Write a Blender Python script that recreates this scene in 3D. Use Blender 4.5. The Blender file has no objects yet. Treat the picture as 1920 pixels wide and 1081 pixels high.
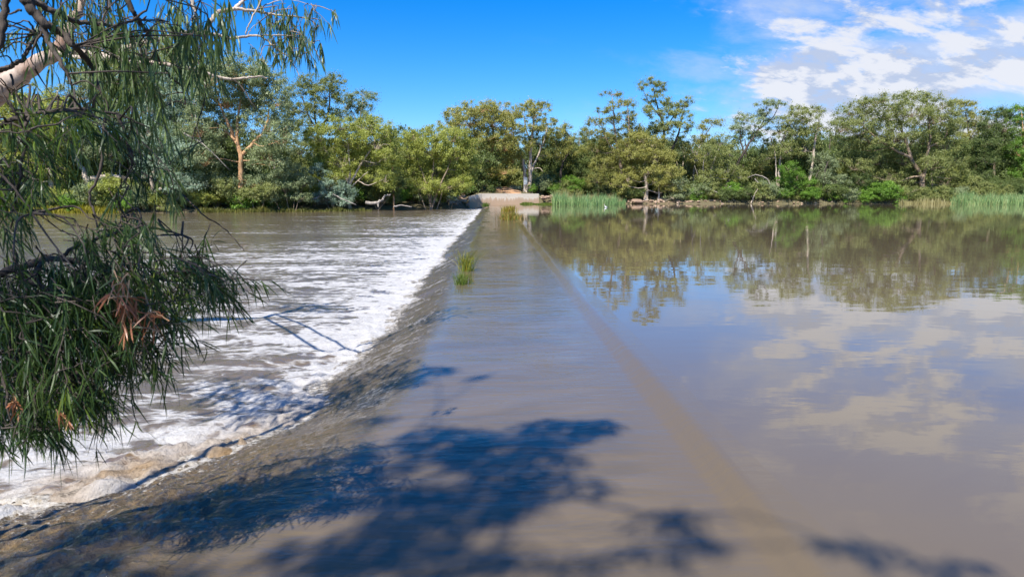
import bpy, math, random
import numpy as np
from mathutils import Vector

scene = bpy.context.scene
COL = scene.collection
R = math.radians
rng = np.random.default_rng(7)

# ------------------------------------------------------------------ camera
CAM = np.array([0.0, 0.0, 2.0])
F = 1280.0                      # focal length in photo pixels (1920 wide)
HORIZON = 363.0
YAW = math.atan(30 / F)
PITCH = math.atan((540.5 - HORIZON) / F)
f0 = np.array([math.sin(YAW), math.cos(YAW), 0.0])
RIGHT = np.array([math.cos(YAW), -math.sin(YAW), 0.0])
FWD = f0 * math.cos(PITCH) + np.array([0, 0, -math.sin(PITCH)])
UP = f0 * math.sin(PITCH) + np.array([0, 0, math.cos(PITCH)])


def ray(px, py):
    return FWD + RIGHT * ((px - 960) / F) + UP * ((540.5 - py) / F)


def at(px, py, Y):
    """world point seen at a photo pixel, at distance Y along the weir"""
    d = ray(px, py)
    return CAM + d * (Y / d[1])


def on(px, py, z):
    d = ray(px, py)
    return CAM + d * ((z - CAM[2]) / d[2])


cam_d = bpy.data.cameras.new('camera')
cam = bpy.data.objects.new('camera', cam_d)
COL.objects.link(cam)
cam.location = CAM
cam.rotation_euler = (math.pi / 2 - PITCH, 0, -YAW)
cam_d.sensor_width = 36
cam_d.lens = 36 * F / 1920
cam_d.clip_start = 0.05
cam_d.clip_end = 3000
cam_d.dof.use_dof = True
cam_d.dof.focus_distance = 70
cam_d.dof.aperture_fstop = 5.0
scene.camera = cam

# ------------------------------------------------------------------ noise
def _hash(ix, iy, seed):
    h = (ix.astype(np.int64) * 374761393 + iy.astype(np.int64) * 668265263 + seed * 974634777) & 0xffffffff
    h = ((h ^ (h >> 13)) * 1274126177) & 0xffffffff
    h = h ^ (h >> 16)
    return (h & 0xffffff) / float(0xffffff) * 2 - 1


def vn(x, y, seed=0):
    ix = np.floor(x); iy = np.floor(y)
    fx = x - ix; fy = y - iy
    u = fx * fx * fx * (fx * (fx * 6 - 15) + 10); v = fy * fy * fy * (fy * (fy * 6 - 15) + 10)
    a = _hash(ix, iy, seed); b = _hash(ix + 1, iy, seed)
    c = _hash(ix, iy + 1, seed); d = _hash(ix + 1, iy + 1, seed)
    return (a * (1 - u) + b * u) * (1 - v) + (c * (1 - u) + d * u) * v


def fbm(x, y, seed=0, octv=4, gain=0.5):
    s = 0; a = 1.0; t = 0
    for o in range(octv):
        s = s + a * vn(x * 2 ** o + o * 17.3, y * 2 ** o - o * 9.1, seed + o)
        t += a; a *= gain
    return s / t


def sst(a, b, x):
    t = np.clip((x - a) / (b - a), 0, 1)
    return t * t * (3 - 2 * t)


# ------------------------------------------------------------------ mesh helpers
class MB:
    def __init__(self):
        self.v = []; self.q = []; self.t = []; self.n = 0

    def add(self, v, quads=None, tris=None):
        v = np.asarray(v, dtype=np.float64).reshape(-1, 3)
        if quads is not None and len(quads): self.q.append(np.asarray(quads, dtype=np.int64).reshape(-1, 4) + self.n)
        if tris is not None and len(tris): self.t.append(np.asarray(tris, dtype=np.int64).reshape(-1, 3) + self.n)
        self.v.append(v); self.n += len(v)

    def tube(self, pts, rad, sides=6, cap=True):
        pts = np.asarray(pts, float); n = len(pts)
        rad = np.broadcast_to(np.asarray(rad, float), (n,))
        tan = np.gradient(pts, axis=0)
        tan /= np.linalg.norm(tan, axis=1)[:, None] + 1e-9
        ref = np.array([0.31, 0.95, 0.07])
        a = np.cross(tan, ref); a /= np.linalg.norm(a, axis=1)[:, None] + 1e-9
        b = np.cross(tan, a)
        ang = np.arange(sides) * 2 * math.pi / sides
        ring = pts[:, None, :] + rad[:, None, None] * (a[:, None, :] * np.cos(ang)[None, :, None] + b[:, None, :] * np.sin(ang)[None, :, None])
        i = np.arange(n - 1)[:, None] * sides; k = np.arange(sides)[None, :]; k2 = (k + 1) % sides
        q = np.stack([i + k, i + k2, i + sides + k2, i + sides + k], -1).reshape(-1, 4)
        self.add(ring.reshape(-1, 3), q)
        if cap:
            base = self.n - n * sides
            m = base + (n - 1) * sides
            self.v.append(pts[-1:].copy()); self.n += 1
            self.t.append(np.array([[m + kk, m + (kk + 1) % sides, self.n - 1] for kk in range(sides)]))

    def box(self, x0, x1, y0, y1, z0, z1):
        v = [(x, y, z) for z in (z0, z1) for y in (y0, y1) for x in (x0, x1)]
        self.add(v, [(0, 2, 3, 1), (4, 5, 7, 6), (0, 1, 5, 4), (2, 6, 7, 3), (0, 4, 6, 2), (1, 3, 7, 5)])

    def build(self, name, mat, parent=None, origin=None, smooth=False, attrs=None):
        me = bpy.data.meshes.new(name)
        v = np.concatenate(self.v) if self.v else np.zeros((0, 3))
        if origin is not None: v = v - np.asarray(origin)[None, :]
        q = np.concatenate(self.q) if self.q else np.zeros((0, 4), int)
        t = np.concatenate(self.t) if self.t else np.zeros((0, 3), int)
        me.vertices.add(len(v)); me.vertices.foreach_set('co', v.astype(np.float32).ravel())
        nl = q.size + t.size
        me.loops.add(nl)
        me.loops.foreach_set('vertex_index', np.concatenate([q.ravel(), t.ravel()]).astype(np.int32))
        npoly = len(q) + len(t)
        me.polygons.add(npoly)
        me.polygons.foreach_set('loop_start', np.concatenate([np.arange(len(q)) * 4, q.size + np.arange(len(t)) * 3]).astype(np.int32))
        me.polygons.foreach_set('use_smooth', np.full(npoly, smooth))
        if attrs:
            for k, arr in attrs.items():
                a = me.attributes.new(k, 'FLOAT', 'POINT'); a.data.foreach_set('value', np.asarray(arr, np.float32).ravel())
        me.update(calc_edges=True)
        me.materials.append(mat)
        o = bpy.data.objects.new(name, me)
        COL.objects.link(o)
        if parent is not None: o.parent = parent
        return o


def tag(o, label=None, cat=None, group=None, kind=None):
    if label: o['label'] = label
    if cat: o['category'] = cat
    if group: o['group'] = group
    if kind: o['kind'] = kind
    return o


def empty(name, loc, label, cat, group=None):
    o = bpy.data.objects.new(name, None)
    o.empty_display_size = 0.3
    COL.objects.link(o)
    o.location = loc
    return tag(o, label, cat, group)


def copy_thing(root, loc, rz, sc, label, group):
    r = root.copy(); COL.objects.link(r)
    r.location = loc; r.rotation_euler = (0, 0, rz); r.scale = sc
    r['label'] = label; r['group'] = group
    for ch in list(root.children):
        c = ch.copy(); COL.objects.link(c); c.parent = r
    return r


def unit(v):
    return v / (np.linalg.norm(v, axis=-1, keepdims=True) + 1e-9)


def smooth_path(pts, n=4, jit=0.0, rg=None):
    """Catmull-Rom through the points, n pieces per span"""
    P = np.asarray(pts, float)
    if len(P) < 3:
        t = np.linspace(0, 1, n * 2 + 1)[:, None]
        out = P[0] * (1 - t) + P[-1] * t
    else:
        E = np.vstack([2 * P[0] - P[1], P, 2 * P[-1] - P[-2]])
        out = []
        for i in range(1, len(E) - 2):
            for t in np.arange(n) / n:
                a, b, c, d = E[i - 1], E[i], E[i + 1], E[i + 2]
                out.append(0.5 * (2 * b + (c - a) * t + (2 * a - 5 * b + 4 * c - d) * t * t + (3 * b - a - 3 * c + d) * t ** 3))
        out.append(P[-1]); out = np.array(out)
    if jit and rg is not None:
        j = rg.normal(0, jit, out.shape); j[0] = 0; j[-1] = 0
        out = out + j
    return out


# ------------------------------------------------------------------ materials
def newmat(name):
    m = bpy.data.materials.new(name); m.use_nodes = True
    nt = m.node_tree
    for n in list(nt.nodes): nt.nodes.remove(n)
    out = nt.nodes.new('ShaderNodeOutputMaterial')
    return m, nt, out


def N(nt, typ, **kw):
    n = nt.nodes.new(typ)
    for k, v in kw.items():
        if k.startswith('i_'):
            n.inputs[k[2:].replace('_', ' ')].default_value = v
        else:
            setattr(n, k, v)
    return n


def L(nt, a, b): nt.links.new(a, b)


def math_n(nt, op, a, b=None, c=None, clamp=False):
    n = nt.nodes.new('ShaderNodeMath'); n.operation = op; n.use_clamp = clamp
    for i, x in enumerate((a, b, c)):
        if x is None: continue
        if isinstance(x, (int, float)): n.inputs[i].default_value = x
        else: nt.links.new(x, n.inputs[i])
    return n.outputs[0]


def maprange(nt, x, a, b, c=0.0, d=1.0, smooth=True):
    n = nt.nodes.new('ShaderNodeMapRange'); n.interpolation_type = 'SMOOTHSTEP' if smooth else 'LINEAR'
    nt.links.new(x, n.inputs['Value'])
    n.inputs['From Min'].default_value = a; n.inputs['From Max'].default_value = b
    n.inputs['To Min'].default_value = c; n.inputs['To Max'].default_value = d
    return n.outputs['Result']


def ramp(nt, fac, stops):
    n = nt.nodes.new('ShaderNodeValToRGB')
    e = n.color_ramp.elements
    while len(e) < len(stops): e.new(0.5)
    for el, (p, c) in zip(e, stops):
        el.position = p; el.color = (*c, 1)
    nt.links.new(fac, n.inputs['Fac'])
    return n.outputs['Color']


def mixc(nt, fac, a, b):
    n = nt.nodes.new('ShaderNodeMix'); n.data_type = 'RGBA'
    for s, x in ((0, fac), (6, a), (7, b)):
        if isinstance(x, (int, float)): n.inputs[s].default_value = x
        elif isinstance(x, tuple): n.inputs[s].default_value = (*x, 1)
        else: nt.links.new(x, n.inputs[s])
    return n.outputs[2]


def noise(nt, vec, scale, detail=4, rough=0.5, dist=0.0, typ=None):
    n = nt.nodes.new('ShaderNodeTexNoise')
    n.inputs['Scale'].default_value = scale; n.inputs['Detail'].default_value = detail
    n.inputs['Roughness'].default_value = rough; n.inputs['Distortion'].default_value = dist
    if vec is not None: nt.links.new(vec, n.inputs['Vector'])
    return n.outputs['Fac']


def mapping(nt, vec, scale=(1, 1, 1), loc=(0, 0, 0), rot=(0, 0, 0)):
    n = nt.nodes.new('ShaderNodeMapping')
    n.inputs['Scale'].default_value = scale; n.inputs['Location'].default_value = loc; n.inputs['Rotation'].default_value = rot
    nt.links.new(vec, n.inputs['Vector'])
    return n.outputs['Vector']


def leaf_mat(name, dark, mid, light, trans=0.45, rough=0.5, clump=0.55, k=1.9):
    dark, mid, light = [tuple(min(.6, x * k * t_) for x, t_ in zip(c_, (.95, 1.0, 1.15))) for c_ in (dark, mid, light)]
    m, nt, out = newmat(name)
    g = N(nt, 'ShaderNodeNewGeometry')
    tc = N(nt, 'ShaderNodeTexCoord')
    oi = N(nt, 'ShaderNodeObjectInfo')
    ns = noise(nt, g.outputs['Position'], clump, 2, 0.6)
    f = math_n(nt, 'ADD', math_n(nt, 'MULTIPLY', g.outputs['Random Per Island'], 0.5), math_n(nt, 'MULTIPLY', math_n(nt, 'SUBTRACT', ns, 0.22), 0.95))
    f = math_n(nt, 'ADD', f, math_n(nt, 'MULTIPLY', math_n(nt, 'SUBTRACT', oi.outputs['Random'], 0.5), 0.22), clamp=True)
    c = ramp(nt, f, [(0.05, dark), (0.5, mid), (0.95, light)])
    p = N(nt, 'ShaderNodeBsdfPrincipled', i_Roughness=rough)
    p.inputs['Specular IOR Level'].default_value = 0.35
    L(nt, c, p.inputs['Base Color'])
    tr = N(nt, 'ShaderNodeBsdfTranslucent')
    hs = N(nt, 'ShaderNodeHueSaturation', i_Saturation=1.15, i_Value=1.25); L(nt, c, hs.inputs['Color'])
    L(nt, hs.outputs[0], tr.inputs['Color'])
    mx = N(nt, 'ShaderNodeMixShader'); mx.inputs[0].default_value = trans
    L(nt, p.outputs[0], mx.inputs[1]); L(nt, tr.outputs[0], mx.inputs[2])
    L(nt, mx.outputs[0], out.inputs['Surface'])
    return m


def bark_mat(name, a, b, scale=3.0, bump=0.02):
    m, nt, out = newmat(name)
    g = N(nt, 'ShaderNodeNewGeometry')
    v = mapping(nt, g.outputs['Position'], (1, 1, 0.3))
    n1 = noise(nt, v, scale, 6, 0.65, 0.4)
    c = ramp(nt, n1, [(0.35, a), (0.62, b)])
    p = N(nt, 'ShaderNodeBsdfPrincipled', i_Roughness=0.85)
    p.inputs['Specular IOR Level'].default_value = 0.2
    L(nt, c, p.inputs['Base Color'])
    n2 = noise(nt, v, scale * 8, 5, 0.6)
    bp = N(nt, 'ShaderNodeBump', i_Distance=bump); L(nt, n2, bp.inputs['Height']); L(nt, bp.outputs[0], p.inputs['Normal'])
    L(nt, p.outputs[0], out.inputs['Surface'])
    return m


LEAF = {
    'olive': leaf_mat('leaf_olive', (.07, .08, .022), (.14, .15, .042), (.235, .23, .08)),
    'yellow': leaf_mat('leaf_yellow_green', (.09, .102, .02), (.18, .19, .038), (.29, .28, .07)),
    'gold': leaf_mat('leaf_golden_olive', (.08, .08, .02), (.165, .158, .038), (.27, .245, .07)),
    'grey': leaf_mat('leaf_grey_green', (.065, .08, .034), (.135, .155, .066), (.23, .245, .12)),
    'dark': leaf_mat('leaf_dark_green', (.035, .05, .015), (.075, .095, .026), (.13, .15, .04)),
    'bright': leaf_mat('leaf_bright_green', (.045, .085, .012), (.09, .15, .02), (.15, .23, .032)),
    'silver': leaf_mat('leaf_silver_green', (.09, .12, .07), (.17, .21, .13), (.28, .32, .21)),
}
BARK = {
    'pale': bark_mat('bark_pale', (.30, .23, .17), (.55, .46, .37)),
    'orange': bark_mat('bark_orange', (.30, .16, .08), (.58, .36, .2)),
    'brown': bark_mat('bark_brown', (.13, .095, .07), (.33, .25, .18)),
    'dark': bark_mat('bark_dark', (.03, .024, .02), (.10, .08, .065)),
    'grey': bark_mat('bark_grey', (.16, .14, .12), (.36, .32, .28)),
}

# ------------------------------------------------------------------ ground shape
WZ = -0.65        # level of the river below the weir
SHX = np.array([-400, -120, -60, -45, -25, -8.5, -6.5, -4.8, -2, 3, 8, 12, 40, 120, 400.])
SHY = np.array([95, 95, 96, 98, 107, 121, 124, 127.3, 130, 133.5, 136.5, 137, 137, 138, 140.])
NSX = np.array([-400, -30, -7.5, -5.5, -4.2, 400.])
NSY = np.array([8.0, 8.0, 7.0, 3.5, 1.6, 1.4])


def shore(X): return np.interp(X, SHX, SHY)


def terrain(X, Y):
    X = np.asarray(X, float); Y = np.asarray(Y, float)
    wz = -0.65 + 0.65 * sst(-8, -3, X)
    d = Y - shore(X) - 0.8 * fbm(X * .15, Y * .02, 5, 3)
    wallz = np.exp(-((X - 1.2) / 7.5) ** 4)
    rise = 0.75 * (1 - np.exp(-np.maximum(d, 0) / 2.0)) + 1.5 * (1 - np.exp(-np.maximum(d, 0) / 22.0))
    rise = rise + wallz * 1.15 * sst(-0.2, 1.6, d)
    far = wz + rise + 0.12 * fbm(X * .25, Y * .25, 3, 4) * sst(0, 3, d)
    bed = wz - 1.6 * sst(0, 3.0, -d)
    z = np.where(d > 0, far, bed)
    near = np.interp(X, NSX, NSY) - Y
    nz = 0.35 + 0.1 * fbm(X * .5, Y * .5, 9, 3)
    z = np.where(near > -1.0, np.maximum(z, nz + (0 - 2.2) * sst(0.1, -1.0, near)), z)
    return z


def gz(x, y): return float(terrain(np.array([x]), np.array([y]))[0])


def grid(xs, ys):
    X, Y = np.meshgrid(xs, ys)
    ny, nx = X.shape
    i = np.arange(ny - 1)[:, None] * nx + np.arange(nx - 1)[None, :]
    q = np.stack([i, i + 1, i + nx + 1, i + nx], -1).reshape(-1, 4)
    return X, Y, q


def spaced(a, b, h0, g):
    o = [a]
    while o[-1] < b: o.append(o[-1] + h0 + g * (o[-1] - a))
    o[-1] = b
    return np.array(o)


# ground material: dry grass, litter and bare earth
m, nt, out = newmat('ground_soil')
g = N(nt, 'ShaderNodeNewGeometry')
a1 = noise(nt, g.outputs['Position'], 0.25, 6, 0.65)
a2 = noise(nt, g.outputs['Position'], 3.0, 6, 0.7)
c1 = ramp(nt, a1, [(0.35, (.15, .10, .06)), (0.5, (.09, .085, .03)), (0.68, (.12, .115, .04))])
c2 = ramp(nt, a2, [(0.3, (.05, .04, .025)), (0.7, (.22, .17, .10))])
p = N(nt, 'ShaderNodeBsdfPrincipled', i_Roughness=0.95)
L(nt, mixc(nt, 0.45, c1, c2), p.inputs['Base Color'])
bp = N(nt, 'ShaderNodeBump', i_Distance=0.15); L(nt, a2, bp.inputs['Height']); L(nt, bp.outputs[0], p.inputs['Normal'])
L(nt, p.outputs[0], out.inputs['Surface'])
M_GROUND = m

xs = np.concatenate([np.linspace(-900, -120, 14)[:-1], np.linspace(-120, -20, 80)[:-1], np.linspace(-20, 20, 110)[:-1], np.linspace(20, 130, 80)[:-1], np.linspace(130, 900, 14)])
ys = np.concatenate([np.linspace(-300, -10, 10)[:-1], np.linspace(-10, 10, 40)[:-1], np.linspace(10, 90, 30)[:-1], np.linspace(90, 165, 130)[:-1], np.linspace(165, 1500, 30)])
X, Y, q = grid(xs, ys)
mb = MB(); mb.add(np.stack([X, Y, terrain(X, Y)], -1), q)
tag(mb.build('ground', M_GROUND, smooth=True), 'brown and green earth banks on both sides of the river', kind='structure')

# ------------------------------------------------------------------ water materials
def water_common(nt, base, rough=0.03):
    p = N(nt, 'ShaderNodeBsdfPrincipled', i_Roughness=rough, i_IOR=1.46)
    if isinstance(base, tuple): p.inputs['Base Color'].default_value = (*base, 1)
    else: L(nt, base, p.inputs['Base Color'])
    return p


BROWN = (.128, .098, .062)
# still pool: gentle ripples, patches of breeze
m, nt, out = newmat('turbid_pool_water')
g = N(nt, 'ShaderNodeNewGeometry'); pos = g.outputs['Position']
p = water_common(nt, BROWN, 0.015)
r1 = noise(nt, mapping(nt, pos, (0.55, 1.0, 1)), 1.1, 3, 0.5, 0.3)
r2 = noise(nt, mapping(nt, pos, (0.35, 1.0, 1), rot=(0, 0, 0.25)), 5.0, 3, 0.55)
patch = maprange(nt, noise(nt, mapping(nt, pos, (0.10, 0.22, 1)), 1.0, 3, 0.6), 0.48, 0.72, 0.12, 1.0)
h = math_n(nt, 'ADD', math_n(nt, 'MULTIPLY', r1, 0.0036), math_n(nt, 'MULTIPLY', math_n(nt, 'MULTIPLY', r2, patch), 0.0019))
bp = N(nt, 'ShaderNodeBump', i_Distance=1.0, i_Strength=1.0); L(nt, h, bp.inputs['Height']); L(nt, bp.outputs[0], p.inputs['Normal'])
L(nt, p.outputs[0], out.inputs['Surface'])
M_POOL = m


def foam_shader(nt, coords, foam_fac, col_a, col_b):
    fine = noise(nt, coords, 14.0, 5, 0.65)
    c = mixc(nt, maprange(nt, fine, 0.3, 0.7), col_b, col_a)
    d = N(nt, 'ShaderNodeBsdfPrincipled', i_Roughness=0.75)
    d.inputs['Specular IOR Level'].default_value = 0.3
    L(nt, c, d.inputs['Base Color'])
    fb = noise(nt, coords, 22.0, 6, 0.7)
    b = N(nt, 'ShaderNodeBump', i_Distance=0.035, i_Strength=0.9); L(nt, math_n(nt, 'ADD', fb, math_n(nt, 'MULTIPLY', foam_fac, 0.8)), b.inputs['Height'])
    L(nt, b.outputs[0], d.inputs['Normal'])
    return d


# water sliding over the weir: calm film, then a streaked chute
m, nt, out = newmat('weir_water')
g = N(nt, 'ShaderNodeNewGeometry'); pos = g.outputs['Position']
at_s = N(nt, 'ShaderNodeAttribute', attribute_name='chute'); S = at_s.outputs['Fac']
at_c = N(nt, 'ShaderNodeAttribute', attribute_name='churn'); CH = at_c.outputs['Fac']
st = noise(nt, mapping(nt, pos, (1.3, 6.0, 2)), 2.2, 4, 0.58, 0.8)
fl = noise(nt, mapping(nt, pos, (0.6, 2.2, 1), rot=(0, 0, 0.12)), 3.2, 4, 0.55, 0.4)
fl2 = noise(nt, mapping(nt, pos, (0.9, 2.4, 1), rot=(0, 0, -0.3)), 11.0, 3, 0.6, 0.3)
lump = noise(nt, pos, 9.0, 6, 0.7, 0.5)
onfilm = maprange(nt, N(nt, 'ShaderNodeSeparateXYZ').outputs[0], 0, 1)
sep = N(nt, 'ShaderNodeSeparateXYZ'); L(nt, pos, sep.inputs[0])
onfilm = maprange(nt, sep.outputs['X'], 1.25, 2.1, 1.0, 0.0)
pat2 = maprange(nt, noise(nt, mapping(nt, pos, (0.5, 0.35, 1)), 1.0, 3, 0.6), 0.4, 0.7, 0.25, 1.0)
base_h = math_n(nt, 'ADD', math_n(nt, 'MULTIPLY', fl, 0.0075), math_n(nt, 'MULTIPLY', math_n(nt, 'MULTIPLY', fl2, pat2), 0.004))
h = math_n(nt, 'MULTIPLY', base_h, math_n(nt, 'ADD', math_n(nt, 'MULTIPLY', onfilm, 0.85), 0.15))
h = math_n(nt, 'ADD', h, math_n(nt, 'MULTIPLY', math_n(nt, 'MULTIPLY', st, S), 0.030))
h = math_n(nt, 'ADD', h, math_n(nt, 'MULTIPLY', math_n(nt, 'MULTIPLY', lump, CH), 0.11))
silt = noise(nt, mapping(nt, pos, (0.35, 1.1, 1), rot=(0, 0, .15)), 1.3, 6, .65, .8)
c = mixc(nt, maprange(nt, S, 0, 1), mixc(nt, maprange(nt, sep.outputs['X'], .9, 1.5), mixc(nt, maprange(nt, silt, .36, .66), (.108, .086, .058), (.142, .108, .067)), BROWN), (.092, .071, .043))
c = mixc(nt, math_n(nt, 'MULTIPLY', CH, maprange(nt, lump, 0.42, 0.66)), c, (.21, .145, .07))
p = water_common(nt, c, 0.04); p.inputs['IOR'].default_value = 1.37
bp = N(nt, 'ShaderNodeBump', i_Distance=1.0); L(nt, h, bp.inputs['Height']); L(nt, bp.outputs[0], p.inputs['Normal'])
# broken white threads and droplets on the chute, glints painted into the white
th = noise(nt, mapping(nt, pos, (4.0, 9.0, 3)), 3.0, 5, 0.75, 0.5)
fa = N(nt, 'ShaderNodeAttribute', attribute_name='foam')
ff = maprange(nt, math_n(nt, 'ADD', th, math_n(nt, 'MULTIPLY', fa.outputs['Fac'], 0.34)), 0.72, 0.81)
fo = foam_shader(nt, pos, ff, (.52, .50, .46), (.32, .27, .20))
mx = N(nt, 'ShaderNodeMixShader'); L(nt, ff, mx.inputs[0]); L(nt, p.outputs[0], mx.inputs[1]); L(nt, fo.outputs[0], mx.inputs[2])
L(nt, mx.outputs[0], out.inputs['Surface'])
M_WEIR = m

# river below the weir: brown water under a lace of foam
m, nt, out = newmat('foaming_river_water')
g = N(nt, 'ShaderNodeNewGeometry'); pos = g.outputs['Position']
fa = N(nt, 'ShaderNodeAttribute', attribute_name='foam').outputs['Fac']
ta = N(nt, 'ShaderNodeAttribute', attribute_name='tan').outputs['Fac']
wv = N(nt, 'ShaderNodeTexNoise'); wv.inputs['Scale'].default_value = 0.9; wv.inputs['Detail'].default_value = 3
L(nt, mapping(nt, pos, (0.6, 1, 1)), wv.inputs['Vector'])
wm = N(nt, 'ShaderNodeVectorMath', operation='MULTIPLY_ADD')
L(nt, wv.outputs['Color'], wm.inputs[0]); wm.inputs[1].default_value = (0.9, 0.9, 0); L(nt, pos, wm.inputs[2])
wp = mapping(nt, wm.outputs[0], (0.5, 1.0, 1))
n1 = noise(nt, wp, 1.9, 3, 0.5)
rid = math_n(nt, 'SUBTRACT', 1.0, math_n(nt, 'ABSOLUTE', math_n(nt, 'MULTIPLY', math_n(nt, 'SUBTRACT', n1, 0.5), 5.0)))
n4 = noise(nt, mapping(nt, wm.outputs[0], (0.55, 1, 1), loc=(7, 3, 0)), 4.6, 3, 0.55)
rid2 = math_n(nt, 'SUBTRACT', 1.0, math_n(nt, 'ABSOLUTE', math_n(nt, 'MULTIPLY', math_n(nt, 'SUBTRACT', n4, 0.5), 5.5)))
n2 = noise(nt, mapping(nt, pos, (0.09, 0.55, 1)), 1.0, 5, 0.62)
n3 = noise(nt, mapping(nt, pos, (0.7, 1, 1)), 7.0, 5, 0.7)
dens = math_n(nt, 'ADD', math_n(nt, 'MULTIPLY', rid, 0.50), math_n(nt, 'MULTIPLY', rid2, 0.30))
dens = math_n(nt, 'ADD', dens, math_n(nt, 'MULTIPLY', math_n(nt, 'SUBTRACT', n3, 0.5), 0.45))
dens = math_n(nt, 'ADD', dens, math_n(nt, 'MULTIPLY', math_n(nt, 'SUBTRACT', n2, 0.5), 1.1))
dens = math_n(nt, 'ADD', dens, fa)
ff = maprange(nt, dens, 0.98, 1.30)
hb = math_n(nt, 'ADD', math_n(nt, 'MULTIPLY', noise(nt, mapping(nt, pos, (0.5, 1, 1)), 2.2, 5, 0.6, 0.4), 0.06), math_n(nt, 'MULTIPLY', n3, 0.012))
c = mixc(nt, ta, BROWN, (.17, .10, .04))
p = water_common(nt, c, 0.05)
bp = N(nt, 'ShaderNodeBump', i_Distance=1.0); L(nt, hb, bp.inputs['Height']); L(nt, bp.outputs[0], p.inputs['Normal'])
ca = mixc(nt, ta, (.54, .535, .53), (.32, .22, .12)); cb = mixc(nt, ta, (.42, .40, .37), (.14, .09, .04))
fo = foam_shader(nt, pos, ff, ca, cb)
mx = N(nt, 'ShaderNodeMixShader'); L(nt, math_n(nt, 'MULTIPLY', ff, 0.93), mx.inputs[0]); L(nt, p.outputs[0], mx.inputs[1]); L(nt, fo.outputs[0], mx.inputs[2])
L(nt, mx.outputs[0], out.inputs['Surface'])
M_RIVER = m

# ------------------------------------------------------------------ water bodies
# pool behind the weir
mb = MB(); mb.add([(1.98, 0.5, 0), (320, 0.5, 0), (320, 150, 0), (1.98, 150, 0)], [(0, 1, 2, 3)])
tag(mb.build('pool_water', M_POOL), 'still brown pool above the weir mirroring sky and trees', kind='structure')


def foot_x(Y):
    b = np.interp(Y, [2.0, 3.5, 4.6, 5.4, 6.0, 6.8, 7.7, 9, 20, 60, 150], [-8.0, -6.6, -5.1, -4.2, -3.4, -2.75, -2.25, -2.15, -2.25, -2.3, -2.4])
    return b + 0.20 * vn(Y * 0.42, Y * 0, 31) + 0.12 * vn(Y * 1.3, Y * 0, 32) + 0.05 * vn(Y * 4.1, Y * 0, 33)


def crest_x(Y):
    b = np.interp(Y, [2.0, 5.0, 7.5, 10, 150], [-0.35, -0.6, -0.8, -0.85, -0.9])
    return b + 0.10 * vn(Y * 0.5, Y * 0, 41)


ysw = spaced(1.2, 146, 0.018, 0.0058)
u = np.concatenate([np.linspace(0, 1, 46)[:-1], np.linspace(1, 2.9, 150)[:-1], np.linspace(2.9, 3.0, 4)])
U, Y = np.meshgrid(u, ysw)
fx = foot_x(Y); cx = crest_x(Y)
XA = 1.98                     # pool side of the strip
# u 0..1: film from the pool to the crest; 1..2.9: chute; beyond: under the river foam
X = np.where(U <= 1, XA + (cx - XA) * U, cx + (fx - cx) * (U - 1) / 1.75)
t = np.clip((cx - X) / (cx - fx), 0, 1.2)
ridge = 1.62 + 0.03 * vn(Y * .35, Y * 0, 51)
w = 0.10 + 0.02 * vn(Y * .8, Y * 0, 52)
step = sst(ridge + w, ridge - w, X)
Z = -0.10 * step - 0.03 * sst(ridge, cx, X)
drop = (WZ + 0.02) + 0.105
tt = np.clip(t, 0, 1)
Z = Z + (drop + 0.025) * (0.35 * tt ** 1.3 + 0.65 * sst(0.05, 1.05, tt)) - 0.10 * np.clip(t - 1, 0, 1)
filmw = sst(ridge + .1, ridge - .5, X)
# ripples on the film, bending toward the crest
Z = Z + filmw * (1 - tt) * (0.0045 * fbm(X * 1.2, Y * 3.0, 60, 3) + 0.004 * vn(X * 0.8 + Y * .2, Y * 1.1, 61))
# chute: long threads running down the slope
Z = Z + sst(0.0, 0.35, tt) * (0.014 * fbm(X * 1.6 + 3 * vn(X * .7, Y * .7, 70), Y * 6.0, 71, 4, 0.6) + 0.010 * fbm(X * 5, Y * 9, 72, 3, .6))
nearc = sst(8.2, 5.2, Y + 0.25 * (X + 3)) * sst(-0.9, -2.4, X)
foamy = sst(0.72, 1.0, tt)
Z = Z + (nearc * 0.085 + 0.03 * foamy) * fbm(X * 2.2, Y * 3.6, 74, 6, .68)
# humps where the flow folds over the far stretch of the crest
Z = Z + 0.06 * sst(24, 45, Y) * np.exp(-((X + 1.0) / 0.8) ** 2) * vn(X * .9, Y * 0.33, 76)
mb = MB(); mb.add(np.stack([X, Y, Z], -1), None)
ny, nx = X.shape
i = np.arange(ny - 1)[:, None] * nx + np.arange(nx - 1)[None, :]
mb.q.append(np.stack([i, i + nx, i + nx + 1, i + 1], -1).reshape(-1, 4))
chute = sst(0.02, 0.4, tt)
foam_att = sst(0.15, 0.95, tt) * 0.45 + 0.5 * sst(0.86, 1.02, tt) + 0.18 * nearc
tag(mb.build('weir_water', M_WEIR, smooth=True, attrs={'chute': chute, 'churn': np.clip(nearc * sst(.1, .6, tt), 0, 1), 'foam': foam_att}),
    'thin sheet of brown water sliding over the submerged weir crest', kind='structure')

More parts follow.
